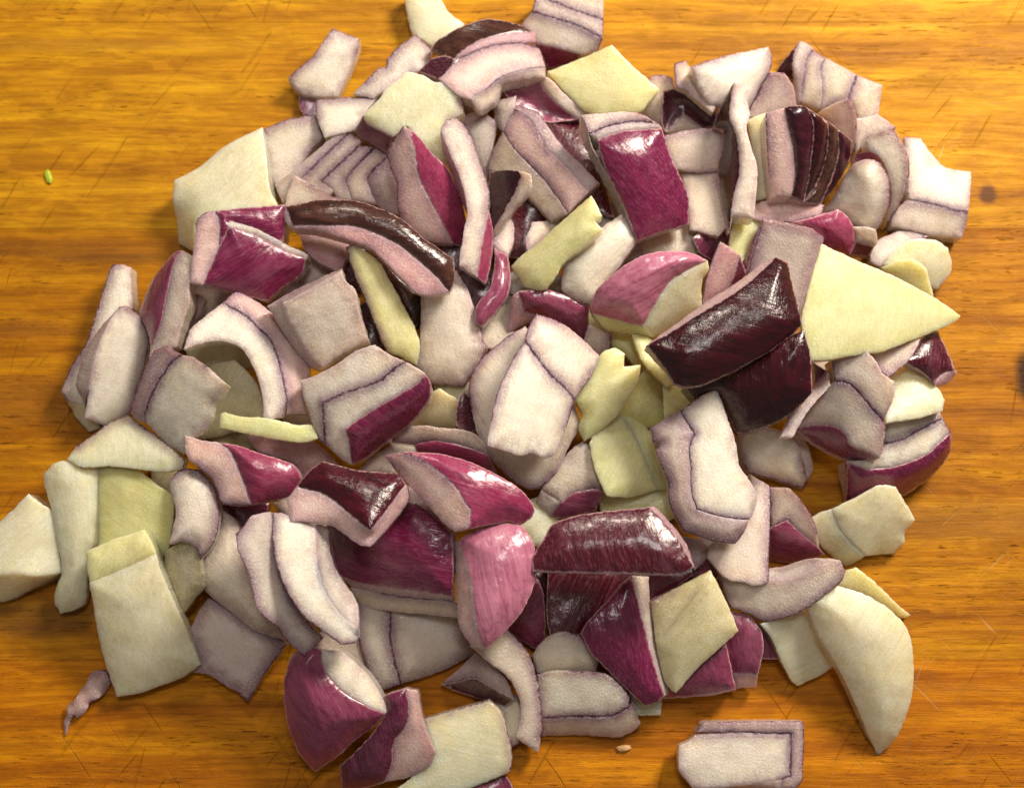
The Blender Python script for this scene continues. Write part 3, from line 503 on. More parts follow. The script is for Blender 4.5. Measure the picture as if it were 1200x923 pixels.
@ onion_piece | o=1 T=34 | shadowed dark red piece underneath the straight edge of the wine red trapezoid
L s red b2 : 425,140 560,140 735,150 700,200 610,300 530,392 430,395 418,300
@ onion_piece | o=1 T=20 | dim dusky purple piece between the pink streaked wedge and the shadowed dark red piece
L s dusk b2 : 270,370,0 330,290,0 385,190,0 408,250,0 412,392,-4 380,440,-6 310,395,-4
@ onion_piece | o=2 T=22 | small plum skinned corner showing between the wine red trapezoid and the olive grey square
L s plum b1 : 770,170 930,150 945,170 880,215 780,270 765,220
@ onion_wedge | o=7 T=34 | pale pink streaked wedge with shiny left shoulder, just below the very middle of the heap
K s pskin b9 a75 : 560,400,0 600,368,4 700,335,5 780,345,3 820,410,0 830,520,-6 780,640,-12 705,728,-16 650,778,-20 625,715,-10 615,640,-4 600,530,0
K c pink b2 : 545,400,-6 560,400,0 600,530,0 615,640,-4 625,715,-10 650,778,-20 605,765,-20 560,690,-18 550,560,-14
@ onion_wedge | o=8 T=32 | magenta wedge with a broad pink cut face, above the pale pink streaked wedge
K c pink b3 : 298,98,-2 360,86,2 440,120,5 530,190,6 580,262,5 600,300,3 592,355,0 545,367,-2 500,330,-3 400,220,-4 350,160,-4
K s hot b5 a20 : 360,86,2 480,93,2 560,110,2 650,145,1 770,215,-3 825,282,-8 815,312,-11 768,348,-13 735,330,-10 700,337,-9 650,345,-6 592,355,0 600,300,3 580,262,5 530,190,6 440,120,5
@ onion_piece | o=6 T=24 | pinkish white strip with a magenta lower half, left of the big oval lilac piece
K c warm b2 : 322,52,-2 345,20,0 372,3,2 440,-5,3 500,3,3 600,18,2 650,60,0 660,95,-2 560,62,0 470,48,0 400,62,-2
K s hot b3 a15 : 400,62,-2 470,48,0 560,62,0 660,95,-2 695,165,-10 620,150,-11 560,130,-10 430,95,-7
@ onion_piece | o=9 T=30 | dark red glossy piece with a bent pale front edge, left above the big purple block
K d red b5 a25 : -5,205,-2 40,150,2 85,120,4 200,150,6 290,158,6 350,165,5 375,200,2 340,245,2 300,300,1 250,362,0 215,335,0 100,242,-2 20,215,-3
K c pink b2 : -5,205,-2 20,215,-3 100,242,-2 215,335,0 250,362,0 300,300,1 340,245,2 375,200,2 378,262,-8 300,365,-11 248,418,-13 205,408,-13 110,345,-14 -30,330,-14 -40,250,-8
@ onion_chunk | o=6 T=46 | big purple skinned block with glossy top and a pale layer below, bottom centre left
+K s mag b10 a10 : 95,335,2 150,300,4 220,270,6 380,262,7 450,290,7 530,365,6 540,480,4 538,592,-4 440,578,-4 300,560,-5 190,540,-7 130,505,-8 120,440,-3
K c pink b1 : 130,505,-8 190,540,-7 300,560,-5 440,578,-4 538,592,-4 541,605,-9 400,595,-12 290,580,-13 185,555,-14
K c rose b1 : 530,365,6 550,372,1 548,480,-3 545,602,-10 541,605,-9 538,592,-4 540,480,4
+K c beige b2 : 180,558,-14 290,582,-14* 400,597,-13* 541,607,-11* 553,618,-12 555,665,-22 420,652,-22 300,640,-23 215,625,-24
@ onion_chunk | o=4 T=40 | two layered grey white block under the big purple block, pale sheen down its middle
+K c grey b3 : 210,620,-2 260,610,0 318,630,0* 320,700,-1* 325,770,-3* 356,897,-8* 320,912,-10 285,918,-11 235,830,-8* 205,720,-4*
+K m grey b6 a95 : 318,630,0* 420,630,2 552,640,1 580,710,-2 613,792,-6 570,815,-8 500,852,-9 430,875,-9 356,897,-8* 325,770,-3* 320,700,-1*
@ onion_strip | o=5 T=22 | hook shaped cream strip curving down from the tip of the pale pink streaked wedge
L c warm b3 : 150,425,0 215,390,2 278,368,2* 340,430,2* 375,500,0* 392,580,-1* 402,680,-4* 400,745,-7 388,800,-10 350,775,-10 313,745,-9 330,650,-5 310,580,-2 275,530,0 210,480,0
@ onion_piece | o=2 T=34 | round pale knob above the double layered bar at the bottom of the heap
L c warm b10 : 368,462,-4 395,420,0 430,390,2 490,378,3 545,400,2 600,470,0 595,525,-4 480,530,-4 385,520,-5
@ onion_chunk | o=3 T=34 | double layered lilac bar lying on the board at the bottom of the heap
+L c white b5 : 385,528,-1 430,515,1 500,513,2* 610,522,2* 665,550,0* 708,600,-2 705,640,-4* 640,670,-5* 520,672,-4* 400,678,-4*
+L c lil b4 : 400,678,-5* 520,672,-5* 640,670,-6* 705,640,-5* 718,612,-4 745,697,-10 720,725,-12 670,745,-14 600,742,-14 520,738,-14 400,742,-14
@ onion_piece | o=1 T=16 | tiny pale yellow chip on the board under the foot of the purple kite shaped wedge
L c cream b2 : 705,590 760,620 822,610 818,668 770,670 728,670
@ onion_piece | o=2 T=26 | mauve piece with a dark underside behind the hook shaped cream strip
L c mauve b3 : 50,560,0 120,500,1 170,450,2 215,485,2 275,540,0 305,612,-5 240,580,-4 170,540,-3* 110,550,-3*
L s wine : 50,560,0 110,550,-3 170,540,-3 240,580,-4 305,612,-5 280,640,-14 180,610,-14 100,585,-10
@ onion_wedge | o=6 T=52 | domed purple pink wedge with a white cut side, bottom left of centre
J s dusk b12 a60 : 432,450,0 480,430,3 525,440,5 530,490,4 560,545,3 620,600,2 690,640,0 753,662,-6 700,715,-12 640,760,-16 580,815,-22 502,868,-30 470,830,-26 440,790,-22 405,690,-14 393,580,-6 408,500,-2
J c white b4 : 525,440,5 600,450,2 650,490,0 690,530,-2 740,610,-5 753,662,-6 690,640,0 620,600,2 560,545,3 530,490,4
@ onion_piece | o=4 T=40 | purple skinned piece with a torn pale edge, beside the domed purple pink wedge
J s plum b6 a80 : 590,845,-14 640,800,-8 700,735,-2 750,660,2 745,600,3 785,585,4 822,575,4 832,650,3 822,705,1 785,755,-2 775,800,-5 770,850,-9 748,902,-14 670,925,-18 595,925,-20
J c pink b3 : 822,575,4 862,582,2 880,680,-1 900,740,-4 925,800,-8 900,850,-12 830,885,-16 748,902,-14 770,850,-9 775,800,-5 785,755,-2 822,705,1 832,650,3
@ onion_chunk | o=3 T=44 | thick pale block with a dark upper rim at the bottom edge of the picture
S c cream b7 : 496,841,0* 535,830,2* 574,820,4* 590,838,3* 600,882,0* 598,904,-3 567,917,-6 530,930,-8 470,945,-12 440,930,-12 470,920,-9 509,884,-2
@ onion_piece | o=1 T=28 | sliver of purple skin at the bottom edge under the thick pale block
S s plum b3 : 540,925 567,912 590,904 602,924 600,950 540,950
@ onion_strip | o=6 T=36 | violet edged curved strip, left one of two side by side at lower left
I c grey b4 : 822,372,0* 850,345,3* 880,310,5 945,295,5 955,350,5 960,440,3* 1005,570,-1* 1060,665,-6* 1128,735,-11* 1100,765,-13 1060,797,-15* 1000,745,-13* 970,700,-9* 900,640,-5* 870,520,-2* 833,440,0*
@ onion_strip | o=7 T=36 | cream curved strip with a bright ridge, right one of two side by side
I c white b4 : 950,300,3* 975,298,4 1030,320,4 1100,347,4 1103,400,4 1108,465,2 1135,570,-2 1191,655,-6 1250,700,-10 1250,735,-12 1235,755,-13* 1190,760,-13* 1050,650,-6* 985,540,-1* 955,430,2*
J m grey b-3 : 510,2,3 548,12,0 562,120,-4 600,200,-8 650,280,-12 658,390,-16 655,400,-12 590,330,-8 545,270,-4 515,190,0 507,105,3
@ onion_piece | o=3 T=34 | smooth beige membrane piece at lower left, left of the two curved strips
I m beige b5 a55 : 705,470,-2 740,380,1 780,290,3 830,340,3 860,450,2 900,600,0 960,690,-3 1000,740,-8 960,735,-9 880,705,-9 800,640,-8 735,590,-8 700,540,-5
@ onion_piece | o=2 T=28 | flat brown lilac piece with dark edges on the board at lower left
J m mauve b3 a55 : 130,258,2* 200,290,3* 290,350,3* 340,370,2* 405,420,0* 365,475,-4* 330,525,-6* 268,622,-10* 235,590,-10 200,572,-9 140,530,-8 78,520,-8 100,470,-5 58,390,-2 95,315,0
@ onion_chunk | o=2 T=44 | squarish whitish chunk cut by the left edge of the picture
I c cream b6 : -40,370,-2 0,330,0 50,285,3 100,233,5 140,265,4 182,290,2 195,350,1 203,420,-1 217,508,-5 120,520,2 60,510,3 -20,520,0
I m cream b3 : -40,370,-2 -20,520,0 60,510,3 120,520,2 217,508,-5 120,560,-14 20,608,-20 -30,600,-20 -60,500,-10
@ onion_strip | o=3 T=30 | long greenish white ribbed strip on the board right of the chunk at the left edge
I m cream b6 a88 : 152,185,0 170,145,2 195,125,3 240,120,4 352,138,3 355,280,2 350,412,0 312,450,0 305,520,-3 300,600,-8 280,630,-10 212,652,-12 188,595,-9 215,500,-3 200,400,0 180,290,1
@ onion_wedge | o=6 T=26 | pale green half moon piece with a wet crumpled cut face, at the heap's left side
E c cream b6 : 233,798,-8 270,750,-4* 330,708,0* 380,670,3* 445,643,6* 510,690,5* 590,752,2* 648,803,-4* 640,832,-8 570,842,-10 500,835,-9 380,822,-8 290,826,-9
@ onion_piece | o=3 T=20 | deep yellow green leaf with diagonal lines beneath the pale green half moon piece
I m grn b3 a30 : 345,120,-2 440,120,0 500,165,3 560,210,3 612,242,2 602,350,-1 590,430,-4 530,470,-5 345,460,-4
@ onion_piece | o=2 T=18 | small beige yellow bit between the yellow green leaf and the lilac translucent piece
I c olive b2 : 525,140 620,140 640,170 610,240 560,215 530,200
@ onion_piece | o=5 T=18 | lilac translucent petal right of the yellow green leaf at the left
I m grey b5 a80 : 590,195,-1 610,165,1* 640,145,2* 700,150,3* 740,200,3* 762,260,2* 765,340,-1* 740,415,-6* 700,462,-9* 680,420,-4 640,400,-3 590,410,-3 612,300,1
@ onion_piece | o=4 T=12 | glassy see through petal between the big pale slab and the beige membrane piece
I m olive b4 a80 : 575,430,-3 640,400,0 700,372,1 706,470,-1 718,555,-4 660,625,-8 628,668,-10 600,600,-8 575,520,-5
@ onion_slice | o=6 T=30 | big pale rectangular slab with a green tinged upper end at lower left
+I m yel b2 : 300,435,4 400,390,6 505,358,8 530,400,7 545,440,6 440,490,5 312,542,3 305,500,3
I m cream b6 a70 : 312,542,3 440,490,5 545,440,6 570,520,4 640,680,-6 700,827,-16 640,870,-20 560,903,-22 480,930,-24 408,942,-25 380,860,-20 350,760,-12 330,650,-4
@ onion_skin_curl | o=1 T=3 k=0 | small curled shred of dry translucent onion skin alone on the board at lower left
S m pink b1 a-50 : 106,790,3 116,784,6* 127,785,3* 129,798,5 125,808,2 114,818,6 104,823,3 101,832,5 90,842,2 86,836,4 82,845,1 77,862,0 75,846,1 79,834,4 78,826,2 88,819,6 94,808,2 100,802,5
# ---- left
@ onion_slice | o=3 T=30 | tall flat whitish slice leaning outward at the far left of the heap
E c white b4 : 385,130,2* 400,120,3 430,120,3 455,130,3 463,270,1 430,300,1 330,400,-1 318,520,-4 296,612,-8 240,600,-10* 212,560,-8* 250,470,-6* 300,390,-3* 340,270,0*
E c cream : 212,560,-8 240,600,-10 296,612,-8 330,655,-14 350,690,-20 310,702,-24 275,665,-22 240,610,-16
@ onion_wedge | o=5 T=34 | round topped whitish wedge with violet crown, before the tall flat slice at left
E c white b4 : 415,268,4* 440,262,5* 480,290,4* 505,330,3* 520,375,2* 510,450,0* 480,560,-4* 450,640,-8 370,682,-11 295,655,-10 310,560,-5 322,480,-1 345,400,2 380,320,4
E c grey b2 : 415,268,4 380,320,4 345,400,2 322,480,-1 310,560,-5 295,600,-12 262,540,-14 290,440,-10 340,350,-4
@ onion_wedge | o=5 T=40 | upright piece with streaky purple skin on its left and a white cut side
E s dusk b3 a110 : 635,70,4 600,85,0 540,160,-8 510,220,-12 485,285,-16 500,320,-14 520,370,-12 525,410,-10 560,330,-4 585,210,1 605,125,3
E c lil b3 : 635,70,4 685,95,5 670,160,4 658,200,3 662,250,1 640,320,-2 615,405,-5 560,430,-8 520,455,-10 525,410,-10 560,330,-4 585,210,1 605,125,3
@ onion_strip | o=3 T=20 | dark narrow sliver between the upright streaky piece and the pair of arches
E s plum b1 : 662,225,0 690,222,2 680,260,0 640,350,-4 610,410,-8 620,350,-6
E c mauve b2 : 690,222,2 717,235,1 700,285,-1 670,340,-4 635,415,-10 610,410,-8 640,350,-4 680,260,0
@ onion_chunk | o=6 T=40 | small two layered violet edged chunk left of the pair of arches, torn lower right corner
+E c mauve b2 : 453,632,-6* 470,580,-3* 510,470,0* 540,415,1* 580,402,2* 632,432,2* 590,470,1* 535,560,-1* 510,625,-4* 510,672,-8 480,660,-8
+E m white b4 a-30 : 510,672,-8 510,625,-4* 535,560,-1* 590,470,1* 632,432,2 680,445,3* 720,475,2 790,535,-2 765,580,-5 745,605,-7 735,660,-10 705,705,-12 680,720,-13 640,782,-16 580,740,-13
@ onion_piece | o=2 T=26 | yellow olive piece in the hollow under the pair of arches
E m olive b3 : 680,560,0 740,470,0 820,450,0 900,540,0 930,660,0 860,690,-3 760,720,-5 690,730,-6
@ onion_chunk | o=6 T=28 | pair of nested arches, white with a violet line inside and pink outside, left of centre
+E c white b3 : 640,415,-2 655,370,0 668,340,1 715,300,3 778,253,4* 860,300,4* 905,345,4* 945,382,3* 975,470,1* 1003,600,-4* 985,650,-8 940,660,-9 920,652,-9 912,560,-5 880,470,-1 840,410,1 770,385,1 700,395,0
+E c pink b3 : 778,253,3* 820,210,3 900,250,4 960,298,3 1000,345,2 1045,405,0 1078,490,-4 1062,560,-7 1070,640,-12 1000,640,-9 1003,600,-5* 975,470,0* 945,382,2* 905,345,3* 860,300,3*
@ onion_strip | o=8 T=12 | narrow yellow strip lying across the foot of the pair of arches
E c yel b2 : 768,640,0 785,635,0 850,650,2 940,655,3 1020,675,3 1090,678,2 1110,725,0 1060,738,-1 1000,733,-1 860,708,-2 765,688,-2
@ onion_chunk | o=7 T=34 | square topped frosty lilac block with grey side walls, left of centre
F m lil b2 a-20 : 90,255,3 190,200,4 300,140,5 315,180,5 345,205,4 360,280,3 392,380,0 310,425,-1 230,477,-2 190,440,-1 145,370,1 110,310,2
F c grey : 90,255,3 110,310,2 145,370,1 190,440,-1 230,477,-2 215,490,-14 175,465,-16 110,380,-12 40,262,-8 160,195,-6 300,133,1 300,140,5 190,200,4
@ onion_chunk | o=8 T=50 | two layered white block with a thin violet line and a purple skinned front
+F c white b1 : 155,525,-2 220,500,0 290,460,2 350,420,3 415,398,4 470,435,4 522,457,3* 470,492,2* 420,530,1* 330,560,0* 232,602,-2* 237,670,-7* 243,745,-14* 212,720,-14 190,650,-9 165,580,-5
+F c white b1 : 232,602,-2* 330,560,0* 420,530,1* 470,492,2* 522,457,3 592,497,2 560,535,0 510,565,-1 430,612,-3 370,650,-5 313,690,-6 325,750,-12 335,820,-20 290,790,-18 243,745,-14* 237,670,-7*
F s mag b5 a40 : 313,690,-6 370,650,-5 430,612,-3 510,565,-1 560,535,0 592,497,2 610,540,-4 600,600,-11 530,680,-18 450,742,-23 390,790,-26 335,820,-20 325,750,-12
@ onion_slice | o=6 T=18 | upright yellow green leaf shaped slice right of the frosty square block
F m yel b3 a65 : 313,60,2* 340,48,3 385,75,3 430,110,2 470,180,1 520,270,-1 555,340,-4 572,400,-7 562,472,-12 500,440,-10 450,412,-8* 400,290,-3* 340,150,0*
@ onion_piece | o=4 T=36 | frosty pale block in the centre under the right end of the arched brown strip
F m lil b6 a80 : 575,180,2 640,150,3 700,140,3 745,220,2 768,300,0 790,370,-2* 807,410,-4* 770,480,-8* 728,545,-13* 660,540,-13 600,525,-12 558,475,-9 572,390,-4 575,280,0
@ onion_piece | o=3 T=22 | small dark purple corner left of the big oval lilac piece
F s wine b2 : 725,555 755,600 772,700 730,705 698,680 700,610
@ onion_piece | o=1 T=24 | yellow beige piece deep below the frosty pale block, left of the big oval lilac piece
F m olive b3 : 560,640,-3 610,570,0 640,550,0 720,600,0 710,690,-3 600,700,-5 540,680,-5
@ onion_chunk | o=5 T=44 | big purple skinned double piece with a white ridge, left of the arched brown strip
+S c pink b2 : 232,256,0 242,249,2 253,247,2 258,262,1 256,290,-3 247,312,-7 238,334,-10 222,332,-12 226,295,-6
S s mag b3 a0 : 253,247,2 290,243,4 334,240,4 334,262,2 332,285,0 300,270,2 270,259,3 264,276,0 256,290,-3 258,262,1
+S c white : 264,262,4 270,258,5 300,268,4 330,283,2 361,298,-1 359,303,-2 328,290,0 298,275,3 268,265,4
S s mag b6 a-30 : 268,265,4 298,275,3 328,290,0 359,303,-2 352,322,-9 330,338,-13 314,353,-17 280,345,-14 238,334,-10 247,312,-5 256,290,-1
@ onion_strip | o=8 T=24 | long arched strip with brown papery skin and a pink cut side
S d brown b4 a5 : 335,242,0 345,240,3 370,235,5 395,234,7 420,236,8 454,248,8 475,260,7 495,278,4 512,290,1 531,303,-4 533,325,-9 527,343,-11 512,325,-6 488,303,-1 464,285,3 437,272,5 414,265,5 392,264,5 343,264,1
S c rose b1 a5 : 343,264,1 392,264,5 414,265,5 437,272,5 464,285,3 488,303,-1 512,325,-6 527,343,-11 505,346,-12 488,343,-10 472,328,-7 458,314,-3 434,291,0 407,281,1 367,270,0 345,269,-1
S c warm : 335,242,0 343,264,1 345,269,-1 336,263,-3 332,252,-3
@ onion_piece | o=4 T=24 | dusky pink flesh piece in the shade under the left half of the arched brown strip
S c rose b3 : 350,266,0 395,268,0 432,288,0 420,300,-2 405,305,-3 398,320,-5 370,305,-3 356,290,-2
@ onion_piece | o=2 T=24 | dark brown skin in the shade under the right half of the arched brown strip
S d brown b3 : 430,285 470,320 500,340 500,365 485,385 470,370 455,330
@ onion_wedge | o=6 T=34 | hot pink skinned wedge with a pale pointed cut face, above the two curved strips
I c pink b3 : 643,28,3 700,45,4 760,55,4 798,80,4 825,130,2 850,195,0 877,272,-5 820,275,-7 772,268,-7 740,185,-4 690,140,0 650,100,2
I s hot b7 a25 : 760,55,4 830,65,4 900,90,4 1020,130,1 1053,180,-3 1030,220,-7 1005,243,-9 940,260,-8 877,272,-5 850,195,0 825,130,2 798,80,4
@ onion_piece | o=4 T=26 | dull pink flesh piece behind the hot pink wedge, under the two layered white block
I c rose b3 : 860,28,0 960,35,2 1080,45,2 1150,95,0 1180,130,-2 1060,190,-5 1050,175,-5 1020,125,-2 900,85,0
@ onion_piece | o=3 T=26 | small pale chip squeezed between the two layered white block and the dark red glossy piece
K c white b2 : 205,150,0 250,105,1 320,62,2 345,90,0 315,120,-1 345,165,-3 260,165,-4
@ onion_piece | o=2 T=26 | shadowed mauve piece right of the dark red glossy piece with the bent front edge
K c mauve b2 : 370,200 420,230 500,330 540,370 470,300 385,275
@ onion_piece | o=2 T=30 | pinkish grey shaded piece with pale lower corner, left of the dark red glossy piece
S c beige b3 : 318,590,2 345,580,3 380,600,2 400,625,0 385,640,-3 370,628,-3 345,612,-1
@ onion_piece | o=2 T=22 | pale oblong piece peeking out above the frosty pale block, behind the dark curled strip
G c beige b3 : -20,10,0 20,-20,0 60,30,0 60,100,-2 0,90,-4 -30,60,-3
@ onion_piece | o=5 T=30 | shiny silvery white chunk right beside the yellow strip in the upper middle
S m white b5 a-40 : 661,309,0 668,297,2 677,286,4 700,270,6 729,250,7 738,262,6 747,281,4 728,310,0 711,332,-4 694,357,-10 677,352,-9 664,345,-8 657,338,-6 659,322,-3
@ onion_strip | o=6 T=26 | yellow strip with a torn end slanting down left in the upper middle of the heap
S m yel b4 a-40 : 599,312,-2 613,298,1 627,288,3 655,262,6 693,229,8 699,240,7 706,253,6 698,260,6 707,269,4 690,285,2 663,306,0 651,325,-3 640,338,-6 631,340,-7 614,336,-6 607,323,-4
@ onion_piece | o=4 T=20 | small mauve shaded corner between the frilly edged chunk and the olive grey square
S c mauve b2 : 795,628 835,632 828,655 815,668 800,640
@ onion_chunk | o=1 T=44 | separate two layered rectangular chunk alone on the board at the bottom right
+N c lil b2 : 60,705,0* 80,692,2* 200,690,3* 330,688,3* 420,690,2* 425,740,1* 418,900,-1* 390,925,-3 340,925,-3 355,890,-1* 375,880,-1* 378,800,0* 378,735,1* 200,728,2* 45,730,0*
+N c white b4 a8 : 45,735,0* 200,730,2* 377,738,1* 377,800,0* 374,878,-1* 350,892,-1 200,915,-2 50,925,-4 20,905,-4 0,880,-3 -15,850,-1 -12,775,0 20,760,0
N c lil b1 : 20,905,-4 50,925,-4 200,915,-2 350,892,-1 355,895,-3 340,925,-8 200,930,-10 60,932,-10
# ---- deep pieces seen through the gaps
@ onion_piece | o=0 T=24 | translucent beige piece deep in the gap above the domed pink piece
S m beige b4 : 742,290,0 765,272,1 800,258,2 835,262,2 850,285,0 835,305,-1 790,312,-1 750,305,-1
@ onion_piece | o=1 T=16 | thin plum skinned sliver deep in the gap below the frilly white edge
S s plum b2 : 812,278 840,262 856,270 858,300 836,306 820,296
@ onion_piece | o=0 T=24 | dark olive piece in the gap above the inner arch at left
S m olive b3 : 215,398,0 240,385,1 292,392,1 296,430,-1 260,440,-1 222,434,0
@ onion_piece | o=0 T=26 | wine red skin deep in the gap above the yellow strip with a torn end
S s red b4 : 592,232,0 615,220,1 645,236,1 640,270,0 625,305,0 596,302,-1
@ onion_piece | o=0 T=26 | plain yellow piece under the foot of the pale yellow block in the centre
S m yel b3 : 700,570,0 740,560,1 795,572,1 800,600,-1 770,614,-1 705,606,0
@ onion_piece | o=0 T=24 | beige pink piece in the gap under the lower end of the dark curled strip
S c beige b3 : 560,352,0 590,340,1 606,352,0 600,398,-1 585,412,-1 560,405,0
@ onion_piece | o=0 T=24 | creamy piece in the gap right of the magenta wedge's tip
S m cream b4 : 608,590,0 630,582,1 656,598,1 650,640,-1 622,640,-1 604,620,0
@ onion_piece | o=0 T=20 | lilac piece on the board right of the hook shaped cream strip's foot
S c lil b3 : 580,820,0 600,812,0 620,824,0 622,860,-1 600,876,-1 582,862,0
@ onion_piece | o=0 T=22 | mauve piece in shade between the upright streaky piece and the purple double piece
S c mauve b3 : 222,334,0 245,324,1 270,336,1 268,368,-1 240,378,-1 224,368,0
@ onion_piece | o=0 T=22 | mauve piece in the dark corner above the frosty square block
S c mauve b3 : 342,300,0 365,290,1 395,302,1 390,336,-1 362,345,-1 345,335,0
@ onion_piece | o=0 T=22 | plum skin behind the hot pink wedge's lower edge at left
S s plum b3 : 255,588,0 290,578,1 315,590,1 312,620,-1 285,632,-1 258,616,0
@ onion_piece | o=0 T=22 | black brown skin in the deep gap above the frosty pale block
S s wine b3 : 535,318,0 556,305,1 578,318,1 576,356,-1 552,362,-1 534,346,0
@ onion_piece | o=0 T=22 | wine coloured skin in the shade beside the yellow green leaf shaped slice
S s wine b3 : 415,360,0 435,350,1 450,365,1 448,405,-1 432,415,-1 418,400,0
@ onion_piece | o=0 T=22 | lilac flesh corner deep between the cream curved strip and the two layered grey block
S c lil b3 : 372,742,0 395,732,1 432,740,1 436,778,-1 405,786,-1 376,778,0
@ onion_piece | o=0 T=18 | pale olive bit in the gap above the narrow yellow strip's left end
S m olive b3 : 246,506,0 275,498,1 300,505,1 298,530,-1 268,536,-1 248,526,0
@ onion_piece | o=0 T=20 | dark wine skin deep under the lower half of the tall lilac strip
S s wine b3 : 505,285,0 528,272,1 545,288,1 540,318,-1 515,325,-1 502,308,0
@ onion_piece | o=0 T=18 | small cream bit beneath the lower left end of the torn yellow strip
S c warm b2 : 594,322,0 615,312,0 640,318,0 664,325,0 660,345,-1 622,350,-1 596,344,-1
@ onion_piece | o=0 T=18 | pale bit in the gap below the narrow yellow strip's middle
S c warm b2 : 325,482,0 350,476,0 374,484,0 370,505,-1 340,508,-1
@ onion_piece | o=0 T=18 | small white bit deep in the gap below the purple front of the two layered block
S c white b2 : 452,512,0 480,506,0 496,518,0 488,540,-1 460,542,-1
@ onion_piece | o=0 T=20 | lilac flesh deep beside the lower end of the narrow grey lilac strip
S c lil b2 : 950,415,0 975,408,0 990,430,0 980,458,-1 955,460,-1
@ onion_piece | o=0 T=20 | purple skin deep in the gap between the glistening lilac strip and the olive grey square
S s dusk b3 : 808,648,0 835,642,0 846,660,0 838,688,-1 812,684,-1
@ onion_piece | o=0 T=22 | lilac bit deep between the brown topped arch stack and the folded pink strip
S c lil b2 : 534,108,0 560,100,0 572,120,0 562,142,-1 538,140,-1
@ onion_piece | o=0 T=20 | yellow beige bit in the gap left of the big oval lilac piece's upper end
S m olive b2 : 508,448,0 545,440,0 556,458,0 540,474,-1 512,472,-1
@ onion_piece | o=0 T=20 | wine red bit in the gap left of the shadowed dark red piece
S s wine b2 : 618,665,0 642,658,0 652,680,0 644,704,-1 622,702,-1
@ onion_piece | o=0 T=20 | shadowed mauve bit in the gap left of the frosty square block
S c mauve b2 : 308,325,0 335,318,0 352,330,0 345,352,-1 312,352,-1
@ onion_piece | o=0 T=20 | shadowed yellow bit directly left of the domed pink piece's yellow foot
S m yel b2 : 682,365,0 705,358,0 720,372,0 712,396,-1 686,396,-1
@ onion_piece | o=0 T=20 | mauve flesh under the lower left corner of the bright purple block
S c mauve b2 : 690,240,0 722,236,0 750,280,0 752,318,-1 722,318,-1 700,280,-1
@ onion_piece | o=0 T=20 | dusky purple bit in the gap between the white crescent and the flat magenta piece
S s dusk b2 : 885,735,0 905,728,0 920,745,0 914,772,-1 890,772,-1
@ onion_piece | o=0 T=22 | dark bit in the gap at the upper end of the yellow green leaf shaped slice
S s wine b2 : 398,300,0 418,292,0 428,312,0 424,340,-1 402,338,-1
"""

# ------------------------------------------------------------------ the board
def link(o, parent=None):
    COL.objects.link(o)
    if parent is not None: o.parent = parent
    return o
def tag(o, label=None, cat=None, group=None, kind=None):
    for k, v in (('label', label), ('category', cat), ('group', group), ('kind', kind)):
        if v: o[k] = v
    return o
def attrs(me, st, tint, rim=None, edg=None):
    n = len(me.vertices)
    a = me.attributes.new('st', 'FLOAT_VECTOR', 'POINT'); a.data.foreach_set('vector', np.ascontiguousarray(st, np.float32).ravel())
    a = me.attributes.new('tint', 'FLOAT_COLOR', 'POINT')
    t = np.ones((n, 4), np.float32); t[:, :3] = tint; a.data.foreach_set('color', t.ravel())
    if edg is not None:
        a = me.attributes.new('edg', 'FLOAT', 'POINT'); a.data.foreach_set('value', np.asarray(edg, np.float32))
    if rim is not None:
        a = me.attributes.new('rimd', 'FLOAT', 'POINT'); a.data.foreach_set('value', np.asarray(rim, np.float32))

board = bpy.data.objects.new('cutting_board', None); link(board)
board.location = (0, 0, -0.02)
tag(board, 'worn honey coloured wooden cutting board of long glued planks under the whole heap of onion', 'cutting board')
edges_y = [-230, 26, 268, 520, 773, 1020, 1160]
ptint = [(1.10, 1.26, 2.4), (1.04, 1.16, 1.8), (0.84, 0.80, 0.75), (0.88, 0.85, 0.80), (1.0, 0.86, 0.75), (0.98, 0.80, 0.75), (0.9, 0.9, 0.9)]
def row_world(y): return float(W([[600, y, 0]])[0][1])
for i in range(len(edges_y) - 1):
    y1, y0 = row_world(edges_y[i]), row_world(edges_y[i + 1])
    x0, x1 = -0.185, 0.185
    e, bz = 0.00002, 0.00005
    vs, fs = [], []
    loops = [(x0, y0 + e, -0.02), (x0, y0 + e, -bz), (x0 + bz, y0 + e + bz, 0.0)]
    def ring(ins, z): return [(x0 + ins, y0 + e + ins, z), (x1 - ins, y0 + e + ins, z), (x1 - ins, y1 - e - ins, z), (x0 + ins, y1 - e - ins, z)]
    for r in (ring(0, -0.02), ring(0, -bz), ring(bz, 0.0)): vs += r
    fs = [(3, 2, 1, 0), (8, 9, 10, 11)]
    for k in (0, 4):
        for j in range(4): fs.append((k + j, k + (j + 1) % 4, k + 4 + (j + 1) % 4, k + 4 + j))
    me = bpy.data.meshes.new('plank'); me.from_pydata(vs, [], fs); me.update()
    v = np.array(vs)
    st = np.stack([600 + v[:, 0] / PX, 461.5 - v[:, 1] / PX, v[:, 2] / PX], 1)
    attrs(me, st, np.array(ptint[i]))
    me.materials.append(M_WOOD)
    o = bpy.data.objects.new('plank', me); link(o, board); o.location = (0, 0, 0.02)

table = bpy.data.meshes.new('kitchen_table'); s = 1.2
table.from_pydata([(-s, -s, -0.0205), (s, -s, -0.0205), (s, s, -0.0205), (-s, s, -0.0205)], [], [(0, 1, 2, 3)])
table.materials.append(simple('dark_worktop', (0.09, 0.07, 0.055), 0.5))
tag(link(bpy.data.objects.new('worktop', table)), kind='structure')

